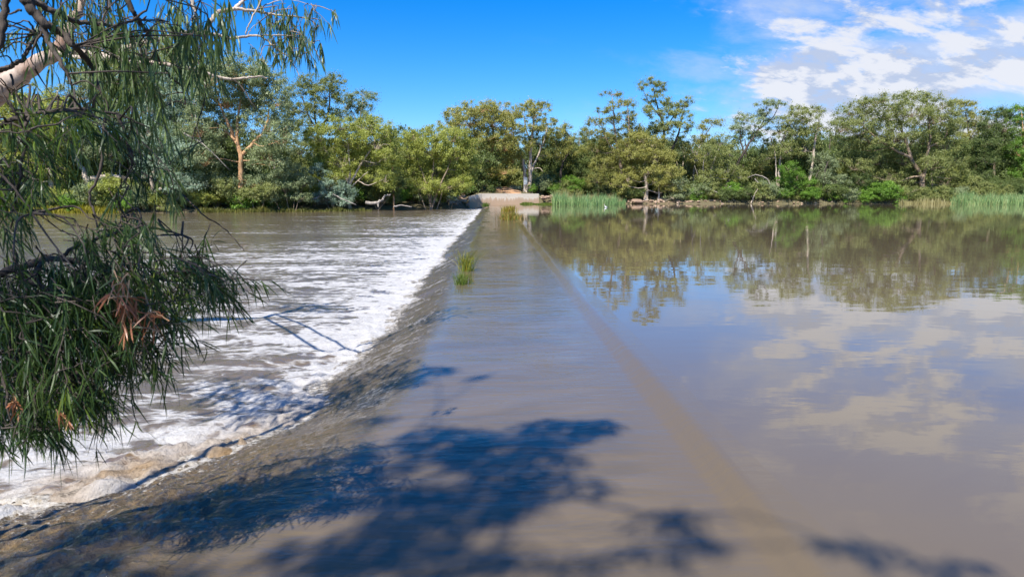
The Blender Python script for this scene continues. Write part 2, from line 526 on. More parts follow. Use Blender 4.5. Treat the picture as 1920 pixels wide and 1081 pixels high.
# river below
u = np.concatenate([spaced(0, 16, 0.03, 0.018), spaced(16, 160, 0.5, 0.06)[1:]])
ysr = spaced(1.5, 125, 0.022, 0.0065)
U, Y = np.meshgrid(u, ysr)
fx = foot_x(Y)
X = fx + 0.30 - U
d = U - 0.30
rough = 0.5 + 0.5 * sst(14, 2, U)
boil = np.exp(-np.maximum(d, 0) / 1.1)
warp = 0.6 * fbm(X * .5, Y * .5, 80, 3)
bill = 1 - np.abs(fbm(X * 1.5 + warp, Y * 2.1 + warp, 81, 5, .6)) * 2
nearb = sst(8.8, 6.4, Y) * sst(1.5 + .5 * vn(Y * 1.1, Y * 0, 92), 0.3, d)
Z = WZ + 0.045 * rough * fbm(X * 0.5, Y * 1.1 + warp, 82, 4, .55) + 0.018 * rough * fbm(X * 1.6, Y * 2.6, 83, 3)
Z = Z + boil * (0.085 * (bill - 0.4) + 0.05 * fbm(X * 5, Y * 5, 84, 4, .65))
Z = Z + nearb * (0.05 * np.abs(fbm(X * 1.8, Y * 2.2, 85, 4, .65)) + 0.12 * fbm(X * 6.0, Y * 7.0, 86, 5, .78) + 0.03)
Z = Z - 0.22 * sst(0.06, -0.30, d)
foam = 0.30 + 0.54 * np.exp(-np.maximum(d, 0) / 0.6) + 0.24 * np.exp(-np.maximum(d, 0) / 5.5) + 0.16 * np.exp(-np.maximum(d, 0) / 14)
foam = foam * (1 - 0.10 * sst(20, 60, Y)) - 0.50 * nearb * sst(-.4, .4, fbm(X * 1.5, Y * 1.8, 88, 4)) + 0.10 * fbm(X * .25, Y * .4, 89, 3)
foam = foam - 0.12 * sst(9, 22, U) * sst(60, 20, Y) - 0.14 * sst(60, 100, Y) * sst(3, 8, U)
tanw = np.clip(nearb * sst(-.5, .35, fbm(X * 1.0, Y * 1.2, 90, 3)) + 0.35 * sst(13, 8, Y) * np.exp(-np.maximum(d, 0) / 0.5) * (0.3 + vn(X * 1.3, Y * .8, 91)), 0, 1)
mb = MB(); mb.add(np.stack([X, Y, Z], -1), None)
ny, nx = X.shape
i = np.arange(ny - 1)[:, None] * nx + np.arange(nx - 1)[None, :]
mb.q.append(np.stack([i, i + nx, i + nx + 1, i + 1], -1).reshape(-1, 4))
tag(mb.build('river_water', M_RIVER, smooth=True, attrs={'foam': foam, 'tan': tanw}), 'brown river below the weir streaked with white foam', kind='structure')

# ------------------------------------------------------------------ leaves (far): small pointed faces in clumps
def far_leaves(mb, cen, out_dir, size, rg, wid=0.4):
    n = len(cen)
    nrm = unit(out_dir * 0.75 + np.array([-.12, -.3, .4]) * 0 + np.array([0, 0, .3]) + rg.normal(0, 0.7, (n, 3)))
    down = np.array([0, 0, -1.0]) + rg.normal(0, 0.55, (n, 3))
    ax = unit(down - nrm * np.sum(down * nrm, 1, keepdims=True))
    sd = np.cross(nrm, ax)
    l = size * rg.uniform(0.6, 1.35, (n, 1)); w = l * wid * rg.uniform(0.7, 1.3, (n, 1)) * 0.5
    v = np.stack([cen - ax * l * .5, cen + sd * w, cen + ax * l * .5, cen - sd * w], 1)
    i = np.arange(n)[:, None] * 4
    mb.add(v.reshape(-1, 3), i + np.array([[0, 1, 2, 3]]))


def lobe_clumps(c, r, rg, rc, cover):
    area = math.pi * r[0] * r[2]
    n = max(4, int(cover * area / (math.pi * rc * rc)))
    d = unit(rg.normal(0, 1, (n * 2, 3)))
    d[:, 2] = d[:, 2] * 0.9 + 0.12
    rad = rg.uniform(0.12, 1.0, (n * 2, 1)) ** 0.45
    keep = rg.uniform(0, 1, n * 2) < np.where(d[:, 2] < -0.25, 0.4, 0.8)
    p = (c + d * rad * r)[keep][:n]
    return p


def add_lobe(lv, wd, c, r, rg, rc, per, leaf, cover, twig=0.022):
    r = np.asarray(r) * np.array([1.24, 1.24, 1.18]); per = int(per * 3.4); leaf = leaf * .74; cover = cover * 1.9; rc = rc * 1.22
    P = lobe_clumps(c, r, rg, rc, cover)
    n = len(P)
    rcs = rc * rg.uniform(0.55, 1.3, n)
    o = rg.normal(0, 1, (n, per, 3)); o = unit(o) * np.abs(rg.normal(0, .7, (n, per, 1)))
    o[..., 2] *= 0.75
    pos = P[:, None, :] + o * rcs[:, None, None]
    od = unit(unit(P - c)[:, None, :] * 0.6 + o + np.array([0, 0, 0.35]))
    far_leaves(lv, pos.reshape(-1, 3), od.reshape(-1, 3), leaf, rg)
    for k in range(n):
        if rg.uniform() < 0.6:
            mid = (c + P[k]) / 2 + rg.normal(0, 0.12, 3) * r
            wd.tube([c - [0, 0, r[2] * .3], mid, P[k]], [twig * 1.8, twig * 1.2, twig * .5], 3, cap=False)


def tree_meshes(base, trunks, lobes, rg, rc=0.75, per=46, leaf=0.36, cover=2.0, limb=0.09):
    """trunks: [(points, r0, r1)], lobes: [(centre, radii)] in world metres"""
    lv, wd = MB(), MB()
    nodes = []
    for pts, r0, r1 in trunks:
        pp = smooth_path(pts, 5, r0 * .18, rg)
        rr = np.linspace(0, 1, len(pp)); rr = r0 * (1 - rr) ** .8 + r1 * rr
        if abs(pp[0][2] - base[2]) < 0.5: rr[0] *= 1.5; rr[1] *= 1.15
        wd.tube(pp, rr, 7)
        for k in range(len(pp)):
            if pp[k][2] > base[2] + 0.6: nodes.append((pp[k], rr[k]))
    NP = np.array([n_[0] for n_ in nodes]); NR = np.array([n_[1] for n_ in nodes])
    for c, r in lobes:
        dd = np.linalg.norm(NP - c, axis=1) + np.where(NP[:, 2] > c[2], 3.0, 0) * 1.0
        k = int(np.argmin(dd)); s = NP[k]
        dist = np.linalg.norm(s - c)
        if dist > 0.3:
            mid = (s + c) / 2 + np.array([0, 0, -0.10 * dist]) + rg.normal(0, .08 * dist, 3)
            r0 = min(NR[k] * .8, limb * (0.6 + dist * .12))
            wd.tube(smooth_path([s, mid, c], 3, .03, rg), np.linspace(r0, limb * .35, 7)[:7], 5, cap=False)
        add_lobe(lv, wd, np.asarray(c), np.asarray(r), rg, rc, per, leaf, cover)
    return lv, wd


def T(label, px, Yd, lobes, trunks, leaf='olive', bark='brown', seed=1, name='gum_tree', cat='tree', group=None, depth=2.0,
      rc=0.75, per=46, lsize=0.36, cover=2.0, limb=0.09, basey=None):
    """a tree at photo column px, Yd metres out; lobes and trunks measured on the photo, built at real size"""
    rg = np.random.default_rng(seed * 131 + 5)
    b = at(px, 380, Yd); b[2] = gz(b[0], Yd) - 0.1
    s = Yd / F
    lo = []
    for (x, y, rx, ry) in lobes:
        dy = rg.uniform(-depth, depth)
        c = at(x, y, Yd + dy)
        lo.append((c, np.array([rx * s, max(rx, ry) * s * .9, ry * s])))
    tk = []
    for pts, r0, r1 in trunks:
        P = []
        for k, (x, y) in enumerate(pts):
            if y is None: q_ = at(x, 380, Yd); q_[2] = gz(q_[0], Yd) - 0.1
            else: q_ = at(x, y, Yd + (0 if k == 0 else rg.uniform(-.5, .5) * k * .5))
            P.append(q_)
        tk.append((P, r0, r1))
    lv, wd = tree_meshes(b, tk, lo, rg, rc, per, lsize, cover, limb)
    o = empty(name, b, label, cat, group)
    wd.build('trunk', BARK[bark], o, b, smooth=True)
    lv.build('crown', LEAF[leaf], o, b)
    return o

# ------------------------------------------------------------------ trees of the left bank
G = None
T('tall broad gum with orange forked limbs on the left bank', 448, 101,
  [(428, 128, 34, 22), (395, 150, 40, 30), (455, 140, 46, 28), (500, 152, 34, 26), (380, 195, 40, 34), (425, 190, 46, 36), (478, 195, 44, 34), (520, 190, 26, 26),
   (375, 245, 34, 34), (420, 245, 34, 32), (500, 240, 40, 32), (530, 262, 26, 26), (385, 300, 34, 30), (505, 300, 36, 30), (480, 345, 34, 22), (400, 350, 34, 24)],
  [([(452, None), (451, 330), (452, 292), (440, 262), (424, 225), (405, 180)], .42, .10), ([(452, 292), (475, 268), (498, 240), (505, 200)], .30, .08), ([(446, 272), (445, 225), (455, 170)], .24, .07),
   ([(440, 262), (418, 240), (400, 228)], .16, .05)], 'grey', 'orange', 1, depth=3)
T('dark airy gum with bent leaning stem behind the left bank thicket', 590, 122,
  [(590, 158, 34, 14), (622, 152, 20, 14), (568, 172, 26, 16), (610, 178, 30, 20), (628, 178, 12, 16), (560, 205, 34, 24), (605, 210, 26, 20), (545, 232, 30, 22), (582, 240, 26, 18), (560, 280, 40, 26), (600, 285, 30, 22), (570, 325, 40, 24)],
  [([(588, None), (592, 300), (598, 250), (615, 215), (618, 170)], .34, .08), ([(598, 250), (590, 215), (592, 165)], .2, .06), ([(598, 250), (578, 215), (566, 180)], .16, .05)], 'olive', 'dark', 2, cover=1.5)
T('slim gum with a wispy pale green top behind the round tree', 676, 128,
  [(680, 178, 22, 10), (660, 186, 18, 12), (690, 192, 14, 10), (650, 200, 24, 16), (672, 205, 22, 12), (640, 215, 24, 14), (690, 222, 22, 14), (668, 245, 34, 20)],
  [([(678, None), (680, 280), (676, 230), (680, 185)], .26, .06), ([(677, 240), (660, 210), (652, 195)], .12, .04)], 'grey', 'grey', 3, cover=1.3)
T('rounded yellow green tree with spreading pale stems at the water edge', 652, 108,
  [(600, 258, 26, 18), (640, 238, 34, 18), (690, 240, 38, 18), (722, 252, 18, 16), (615, 280, 32, 22), (660, 270, 40, 24), (705, 272, 34, 24), (600, 305, 22, 18), (640, 305, 34, 24), (685, 305, 36, 24), (722, 295, 20, 24), (700, 335, 28, 20), (620, 335, 24, 20), (722, 335, 16, 20)],
  [([(655, None), (654, 355), (645, 325), (622, 298), (606, 275)], .26, .06), ([(654, 355), (656, 310), (652, 265)], .22, .06), ([(654, 350), (672, 315), (695, 280), (705, 255)], .2, .05), ([(654, 355), (680, 330), (690, 322)], .1, .04)],
  'yellow', 'pale', 4, depth=2.5, rc=.62, lsize=.32)
T('low yellow green tree with many brown stems standing in the water', 806, 117,
  [(775, 258, 26, 16), (812, 252, 34, 16), (850, 260, 32, 18), (876, 282, 20, 20), (768, 290, 26, 22), (805, 285, 38, 24), (848, 292, 34, 24), (880, 312, 16, 22), (775, 322, 28, 20), (815, 322, 34, 20), (855, 325, 30, 20), (790, 350, 26, 14), (835, 352, 32, 16), (868, 345, 18, 16)],
  [([(806, None), (806, 375), (798, 340), (785, 305), (776, 275)], .22, .05), ([(808, None), (808, 370), (812, 320), (815, 275)], .2, .05), ([(804, None), (818, 365), (835, 325), (852, 288)], .2, .05), ([(802, None), (790, 370), (775, 345)], .12, .04), ([(812, None), (826, 372), (832, 345)], .12, .04)],
  'yellow', 'brown', 5, depth=2.5, rc=.62, lsize=.32)
T('dead looking slender pole tree between the two yellow green trees', 737, 112,
  [(735, 262, 14, 10), (742, 285, 16, 12), (728, 300, 12, 10), (745, 325, 14, 12)],
  [([(737, None), (738, 340), (735, 300), (732, 265), (733, 245)], .16, .04), ([(735, 300), (726, 285), (722, 278)], .06, .03)], 'olive', 'orange', 6, cover=1.0)
T('tall spreading gum with leaning rough trunk beside the dirt track', 893, 142,
  [(862, 214, 24, 12), (900, 206, 36, 14), (938, 206, 34, 14), (955, 224, 20, 18), (850, 232, 22, 16), (882, 230, 34, 20), (922, 232, 36, 22), (958, 250, 22, 20), (870, 258, 30, 20), (910, 262, 36, 22), (948, 276, 28, 22), (885, 288, 26, 16), (930, 300, 30, 16), (962, 300, 16, 20), (875, 312, 20, 14), (945, 322, 22, 12)],
  [([(893, None), (894, 335), (903, 320), (918, 298), (925, 265), (922, 225)], .62, .12), ([(894, 338), (888, 310), (884, 280), (880, 240)], .3, .08), ([(918, 298), (940, 270), (952, 240)], .25, .07)], 'gold', 'orange', 7, depth=3)
T('tall slender gum with two pale trunks beside the grey sign', 988, 145,
  [(1000, 196, 22, 8), (984, 204, 16, 10), (1016, 206, 20, 10), (1000, 218, 24, 12), (1028, 230, 18, 9), (1000, 240, 24, 12), (1022, 250, 20, 11), (988, 256, 16, 10), (1008, 268, 24, 12), (985, 275, 14, 10), (978, 290, 12, 14), (1018, 290, 14, 10)],
  [([(986, None), (983, 320), (978, 295), (968, 265), (962, 248)], .42, .08), ([(992, None), (994, 310), (996, 270), (1000, 225), (1000, 198)], .45, .08), ([(993, 335), (1000, 312), (1010, 290), (1020, 262), (1026, 238)], .26, .06), ([(996, 270), (986, 240), (982, 210)], .18, .05), ([(1002, 316), (1012, 315), (1018, 322)], .1, .03)], 'gold', 'pale', 8, depth=2, cover=1.25, rc=.6)
T('dark stemmed gum with a split crown right of the twin trunk gum', 1054, 150,
  [(1058, 241, 16, 8), (1044, 250, 18, 11), (1062, 256, 16, 11), (1036, 268, 18, 11), (1056, 274, 20, 12), (1072, 284, 14, 12), (1040, 292, 16, 12), (1062, 300, 18, 12)],
  [([(1052, None), (1051, 325), (1055, 305), (1048, 285), (1040, 262)], .3, .08), ([(1055, 305), (1066, 285), (1070, 262), (1060, 245)], .2, .06)], 'gold', 'dark', 9, cover=1.6)
T('small ragged gum filling the gap in the middle of the far bank', 1094, 158,
  [(1084, 268, 16, 10), (1100, 244, 8, 5), (1086, 252, 9, 6), (1102, 262, 12, 10), (1092, 285, 20, 13), (1110, 285, 14, 12), (1084, 305, 16, 12), (1104, 312, 18, 12)],
  [([(1094, None), (1095, 320), (1094, 285), (1098, 250)], .24, .05), ([(1095, 300), (1088, 275), (1086, 255)], .12, .04)], 'olive', 'grey', 10, cover=1.6)

# ------------------------------------------------------------------ trees of the right bank
T('broad gum with feathery upper tufts above the central reed bed', 1165, 141,
  [(1146, 177, 18, 6), (1128, 208, 16, 6), (1162, 196, 16, 8), (1178, 192, 12, 9), (1150, 206, 16, 7), (1118, 232, 18, 10), (1145, 228, 18, 9), (1172, 222, 24, 12), (1110, 250, 14, 10), (1140, 258, 26, 16), (1176, 250, 30, 18), (1120, 280, 24, 18), (1152, 285, 30, 20), (1190, 282, 28, 20), (1130, 312, 26, 18), (1165, 318, 30, 18), (1120, 338, 22, 14)],
  [([(1168, None), (1166, 330), (1160, 290), (1152, 240), (1148, 182)], .4, .05), ([(1163, 305), (1180, 260), (1176, 198)], .26, .05), ([(1160, 290), (1136, 260), (1122, 212)], .2, .04)], 'gold', 'brown', 11, depth=3, cover=1.7)
T('tallest gum of the right bank with tufted crown on dark leaning stems', 1232, 144,
  [(1222, 155, 22, 7), (1206, 164, 10, 7), (1238, 168, 14, 9), (1228, 186, 18, 10), (1286, 190, 11, 9), (1250, 196, 14, 10), (1272, 200, 14, 10), (1210, 205, 12, 8), (1236, 212, 24, 13), (1278, 220, 18, 14), (1256, 238, 26, 16), (1290, 240, 10, 12), (1228, 245, 22, 14), (1268, 268, 20, 14), (1234, 280, 24, 16)],
  [([(1240, None), (1238, 330), (1242, 285), (1246, 245), (1234, 205), (1224, 162)], .42, .06), ([(1236, 340), (1256, 290), (1272, 250), (1284, 200)], .38, .06), ([(1246, 245), (1262, 220), (1272, 205)], .16, .05), ([(1240, 222), (1216, 190), (1206, 170)], .12, .04)], 'olive', 'dark', 12, depth=2.2, cover=1.45, rc=.65)
T('leafy yellow green gum with pale trunk rising from the rocky bank', 1212, 139,
  [(1200, 262, 22, 14), (1222, 270, 24, 16), (1196, 292, 24, 16), (1226, 298, 28, 18), (1250, 300, 18, 16), (1212, 322, 24, 14), (1258, 325, 22, 16), (1164, 345, 16, 20), (1178, 335, 16, 20), (1182, 362, 10, 14), (1256, 352, 24, 16), (1232, 340, 16, 12)],
  [([(1211, None), (1212, 350), (1209, 320), (1208, 285), (1205, 262)], .46, .08), ([(1209, 325), (1196, 318), (1186, 312)], .13, .04), ([(1212, 335), (1224, 310), (1230, 285)], .2, .05)], 'gold', 'pale', 13, depth=2, rc=.62)
T('pale double stemmed sapling on the rocks right of the pale trunk gum', 1238, 138.5,
  [(1246, 318, 14, 10), (1240, 332, 12, 9), (1270, 345, 18, 14), (1280, 365, 20, 12), (1262, 370, 14, 8)],
  [([(1235, None), (1236, 345), (1238, 322), (1240, 305)], .2, .05), ([(1236, 335), (1226, 337), (1222, 344)], .08, .03), ([(1236, 335), (1243, 326), (1247, 322)], .08, .03)], 'grey', 'pale', 14, cover=1.3)
T('small flat topped gum with an umbrella of leaves against the clouds', 1318, 150,
  [(1330, 230, 18, 6), (1346, 230, 14, 6), (1322, 240, 14, 7), (1312, 262, 18, 12), (1294, 275, 16, 14), (1325, 275, 16, 11), (1302, 300, 20, 16), (1318, 318, 18, 14)],
  [([(1300, None), (1300, 330), (1306, 290), (1322, 255), (1336, 233)], .3, .05), ([(1304, 300), (1296, 278), (1290, 268)], .14, .04), ([(1312, 275), (1316, 255), (1318, 242)], .12, .04)], 'gold', 'grey', 15, cover=1.6)
T('sparse leaning gum with a long dark slanting stem over the water', 1372, 141,
  [(1438, 200, 22, 11), (1460, 194, 13, 8), (1422, 214, 16, 10), (1394, 224, 17, 11), (1414, 232, 20, 11), (1444, 222, 16, 10), (1376, 240, 12, 10), (1398, 250, 18, 12), (1422, 255, 14, 10)],
  [([(1352, None), (1366, 340), (1384, 305), (1402, 275), (1422, 245), (1440, 210)], .42, .06), ([(1395, 288), (1388, 260), (1390, 232)], .2, .05), ([(1424, 242), (1448, 222), (1460, 200)], .14, .04), ([(1402, 275), (1412, 250), (1416, 238)], .12, .04)], 'grey', 'dark', 16, depth=2, cover=1.05, rc=.6)
T('dense olive thicket tree under the leaning dark stem', 1334, 142,
  [(1328, 286, 20, 14), (1352, 268, 18, 14), (1368, 285, 18, 16), (1340, 310, 24, 18), (1364, 318, 22, 16), (1324, 338, 20, 16), (1350, 346, 22, 14), (1385, 330, 16, 14)],
  [([(1330, None), (1331, 345), (1336, 310), (1350, 275)], .24, .05), ([(1330, 355), (1318, 320), (1322, 290)], .16, .04), ([(1320, None), (1312, 340), (1302, 310)], .14, .04)], 'olive', 'grey', 17, depth=2.5)
T('tall thin pale stemmed gum left of the great spreading tree', 1460, 143,
  [(1496, 212, 22, 11), (1530, 204, 14, 9), (1512, 222, 24, 12), (1478, 228, 16, 12), (1462, 246, 20, 14), (1492, 250, 26, 16), (1524, 245, 20, 14), (1448, 272, 18, 14), (1476, 282, 22, 16), (1510, 280, 24, 18), (1436, 295, 16, 14)],
  [([(1458, None), (1460, 340), (1463, 300), (1466, 270), (1480, 235), (1496, 212)], .28, .06), ([(1458, None), (1456, 335), (1454, 295), (1450, 270)], .18, .05), ([(1525, 300), (1528, 262), (1534, 240), (1536, 215)], .26, .06), ([(1515, None), (1518, 340), (1525, 300)], .3, .26)], 'olive', 'pale', 18, depth=2.5, cover=1.7)
T('bright green young tree at the water edge under the thin gums', 1482, 138.5,
  [(1480, 318, 16, 12), (1494, 330, 14, 10), (1472, 340, 14, 12), (1490, 350, 18, 10), (1474, 362, 18, 10), (1458, 370, 14, 9), (1516, 342, 13, 10)],
  [([(1480, None), (1481, 350), (1482, 325)], .14, .04), ([(1481, 360), (1492, 345), (1496, 332)], .08, .03)], 'bright', 'brown', 19, cover=1.8, rc=.5, lsize=.3)
T('slanting grey leaved tree leaning right at the water edge', 1548, 139.5,
  [(1540, 300, 18, 14), (1556, 312, 18, 16), (1536, 330, 16, 16), (1560, 340, 16, 14), (1580, 340, 14, 12), (1574, 362, 12, 10)],
  [([(1541, None), (1544, 345), (1550, 310), (1556, 300)], .22, .05), ([(1520, None), (1526, 340), (1536, 318)], .14, .05)], 'grey', 'dark', 20, depth=2, cover=1.6)
T('great spreading gum with wide rounded crown reaching down to the bank', 1700, 142,
  [(1592, 212, 26, 12), (1624, 198, 26, 13), (1655, 188, 30, 11), (1700, 184, 30, 11), (1738, 186, 26, 12), (1768, 200, 22, 14),
   (1576, 242, 24, 18), (1614, 228, 36, 20), (1660, 218, 40, 20), (1708, 216, 40, 22), (1752, 226, 34, 22), (1786, 240, 20, 20), (1590, 275, 30, 22), (1634, 262, 40, 24), (1684, 258, 42, 26), (1732, 262, 40, 26), (1774, 272, 28, 24),
   (1600, 312, 28, 20), (1644, 302, 38, 22), (1696, 302, 38, 24), (1744, 308, 36, 22), (1784, 308, 24, 20), (1662, 334, 28, 14), (1720, 338, 36, 16), (1772, 342, 30, 16), (1802, 328, 16, 12), (1700, 360, 28, 12), (1752, 362, 26, 10)],
  [([(1728, None), (1730, 345), (1724, 325), (1706, 290), (1690, 240), (1672, 200)], .6, .08), ([(1730, 342), (1738, 300), (1744, 250), (1738, 200)], .4, .06), ([(1724, 330), (1700, 335), (1682, 342)], .22, .1), ([(1706, 295), (1660, 270), (1622, 240), (1606, 220)], .3, .06), ([(1744, 275), (1770, 260), (1780, 235)], .2, .06), ([(1746, None), (1748, 350), (1746, 325)], .2, .1)],
  'olive', 'brown', 21, depth=4, rc=.8, per=44, cover=1.9)
T('small dark flat topped gum peeping over the right shoulder of the great gum', 1806, 158,
  [(1794, 192, 22, 7), (1814, 196, 18, 8), (1800, 208, 16, 9), (1828, 212, 16, 10), (1814, 226, 20, 12), (1838, 236, 14, 12), (1820, 256, 20, 14), (1812, 285, 22, 16)],
  [([(1812, None), (1814, 300), (1816, 250), (1808, 200)], .3, .05), ([(1815, 270), (1828, 240), (1832, 215)], .14, .04)], 'gold', 'dark', 22, cover=1.6)
T('dark dense gum in shade behind the far right reeds', 1858, 150,
  [(1866, 214, 20, 10), (1884, 218, 18, 10), (1854, 236, 18, 14), (1884, 242, 26, 16), (1858, 268, 22, 18), (1890, 276, 26, 20), (1846, 300, 22, 18), (1880, 312, 30, 20), (1840, 335, 24, 16), (1870, 345, 30, 14)],
  [([(1862, None), (1863, 330), (1866, 290), (1870, 240), (1868, 215)], .34, .06), ([(1893, None), (1896, 340), (1908, 315)], .2, .1), ([(1866, 290), (1884, 260), (1888, 235)], .18, .05)], 'dark', 'brown', 23, depth=3, cover=2.2)
T('bright topped gum cut by the right edge above the reeds', 1918, 148,
  [(1912, 206, 18, 8), (1930, 212, 22, 12), (1906, 226, 18, 12), (1922, 250, 26, 18), (1910, 285, 24, 18), (1935, 290, 24, 22), (1915, 325, 26, 18), (1940, 335, 30, 20)],
  [([(1922, None), (1922, 330), (1920, 280), (1916, 215)], .34, .06), ([(1921, 290), (1934, 255), (1936, 225)], .18, .05)], 'bright', 'orange', 24, depth=3, cover=2.0)
for k, (px, yy, h) in enumerate([(2010, 150, 190), (2110, 150, 215), (2220, 152, 200)]):
    T(['green gum standing beyond the right end of the reeds', 'olive gum farther along the right bank', 'last grey green gum along the right bank'][k], px, yy,
      [(px - 30, h + 30, 40, 24), (px + 30, h + 20, 40, 24), (px, h, 40, 18), (px - 35, h + 75, 45, 28), (px + 35, h + 70, 45, 28), (px, h + 115, 50, 26)],
      [([(px, None), (px, 330), (px - 5, 280), (px, h + 10)], .4, .08)], ['bright', 'olive', 'grey'][k], 'brown', 40 + k, depth=3, per=36)

# ------------------------------------------------------------------ left bank behind the hanging branches
T('yellow green gum behind the hanging leaves at the far left', 62, 101,
  [(60, 190, 44, 24), (25, 215, 40, 26), (95, 215, 40, 26), (50, 245, 44, 28), (10, 265, 40, 30), (100, 265, 36, 28), (40, 300, 44, 26), (90, 320, 30, 22), (10, 325, 36, 24), (50, 352, 36, 18)],
  [([(95, None), (96, 340), (98, 280), (104, 220), (108, 170)], .4, .1), ([(98, 285), (70, 240), (55, 205)], .2, .06)], 'yellow', 'pale', 25, depth=3)
T('pale trunked gum leaning above the yellow marsh grass', 170, 103,
  [(150, 178, 40, 24), (190, 160, 40, 24), (225, 185, 36, 26), (140, 225, 40, 28), (185, 222, 40, 28), (228, 235, 36, 28), (150, 275, 40, 24), (205, 285, 36, 24), (190, 350, 26, 16)],
  [([(168, None), (166, 350), (163, 335), (140, 290), (128, 240), (120, 180)], .5, .12), ([(163, 335), (210, 331), (250, 336), (300, 328), (345, 326)], .42, .12), ([(228, None), (232, 365), (224, 338)], .36, .26)], 'grey', 'pale', 26, depth=3)
T('silvery drooping gum on the bank left of the orange limbed gum', 312, 99.5,
  [(275, 160, 36, 26), (320, 145, 38, 28), (350, 180, 34, 28), (290, 205, 38, 30), (335, 225, 38, 30), (275, 255, 32, 28), (315, 275, 38, 28), (352, 285, 30, 26), (290, 315, 32, 22), (335, 345, 34, 18), (360, 355, 22, 18)],
  [([(318, None), (306, 380), (292, 362), (286, 330), (300, 260), (318, 190)], .42, .1), ([(322, None), (314, 378), (300, 352)], .3, .2), ([(300, 260), (280, 215), (276, 180)], .2, .06)], 'silver', 'pale', 27, depth=3)
T('tall olive gum whose crown fills the upper left behind the branches', 230, 116,
  [(210, 110, 48, 26), (270, 100, 48, 26), (330, 108, 44, 24), (190, 140, 44, 28), (250, 140, 50, 30), (310, 140, 46, 28), (355, 140, 34, 26), (230, 185, 50, 30), (300, 190, 50, 30)],
  [([(240, None), (242, 330), (245, 250), (240, 170), (250, 115)], .5, .1), ([(244, 240), (290, 180), (320, 120)], .3, .06)], 'olive', 'pale', 28, depth=3)
for k, (px, yy, h) in enumerate([(-60, 100, 170), (-170, 101, 140), (-300, 102, 160)]):
    T(['olive gum just beyond the left edge of the far left bank', 'tall grey gum farther along the left bank', 'last gum along the left bank'][k], px, yy,
      [(px - 40, h + 30, 55, 30), (px + 40, h + 20, 55, 30), (px, h, 50, 24), (px - 45, h + 85, 60, 38), (px + 45, h + 80, 60, 38), (px, h + 140, 65, 36)],
      [([(px, None), (px, 330), (px - 5, 280), (px, h + 10)], .4, .08)], ['olive', 'grey', 'gold'][k], 'pale', 50 + k, depth=3, per=36)

# ------------------------------------------------------------------ the wood behind: four kinds, copied
def proto_tree(seed, h, wdt, leaf, bark, nl):
    rg = np.random.default_rng(seed)
    b = np.zeros(3)
    tk = [([np.array([0, 0, 0.]), np.array([.2, .1, h * .35]), np.array([-.3, .2, h * .7]), np.array([0, 0, h * .93])], .26, .05),
          ([np.array([.2, .1, h * .3]), np.array([wdt * .4, .3, h * .6]), np.array([wdt * .6, .2, h * .75])], .15, .05)]
    lo = []
    for k in range(nl):
        z = h * rg.uniform(.28, .95); f = 1 - abs(z / h - .6) * 1.1
        lo.append((np.array([rg.normal(0, wdt * .5 * f), rg.normal(0, wdt * .5 * f), z]), np.array([wdt * .38, wdt * .38, h * .1]) * rg.uniform(.7, 1.3)))
    lv, wd = tree_meshes(b, tk, lo, rg, .8, 34, .42, 1.7)
    o = empty('wood_tree', (0, 0, 0), 'x', 'tree', 'trees in the wood behind the far banks')
    wd.build('trunk', BARK[bark], o, smooth=True)
    lv.build('crown', LEAF[leaf], o)
    return o


PROTO = [proto_tree(201, 12, 4.2, 'dark', 'grey', 13), proto_tree(202, 11, 4.6, 'olive', 'brown', 14), proto_tree(203, 13, 3.8, 'grey', 'pale', 12), proto_tree(204, 9, 4.8, 'dark', 'dark', 13)]
first = [True] * 4
rg = np.random.default_rng(77)
WL = {0: 'dark tree in the wood behind the far bank mostly hidden by nearer gums', 1: 'olive tree in the wood behind the far bank mostly hidden by nearer gums',
      2: 'grey green tree in the wood behind the far bank mostly hidden by nearer gums', 3: 'low dark bushy tree in the wood behind the far bank mostly hidden by nearer gums'}
spots = []
for px in range(-40, 560, 62): spots.append((px, 124, 250))
for px in range(520, 900, 42): spots.append((px, 140, 268))
for px in range(860, 1130, 30): spots.append((px, 172, 288))
for px in range(870, 1130, 36): spots.append((px, 192, 278))
for px in range(1110, 1560, 40): spots.append((px, 160, 262))
for px in range(1560, 2000, 52): spots.append((px, 164, 236))
for px in range(1130, 2000, 62): spots.append((px, 178, 256))
for px in range(0, 900, 62): spots.append((px, 158, 262))
for k, (px, Yd, top) in enumerate(spots):
    px += rg.uniform(-16, 16); Yd += rg.uniform(-5, 5); top += rg.uniform(-10, 18)
    b = at(px, 370, Yd); b[2] = gz(b[0], Yd) - .1
    j = int(rg.integers(0, 4))
    h = at(px, top, Yd)[2] - b[2]
    s = h / [12, 11, 13, 9][j]
    if first[j]:
        o = PROTO[j]; first[j] = False
        o.location = b; o.rotation_euler = (0, 0, rg.uniform(0, 6.28)); o.scale = (s, s, s); o['label'] = WL[j]; o['group'] = ['dark', 'olive', 'grey green', 'low bushy'][j] + ' trees in the wood behind'
    else:
        copy_thing(PROTO[j], b, rg.uniform(0, 6.28), (s * rg.uniform(.9, 1.2), s, s), WL[j], ['dark', 'olive', 'grey green', 'low bushy'][j] + ' trees in the wood behind')
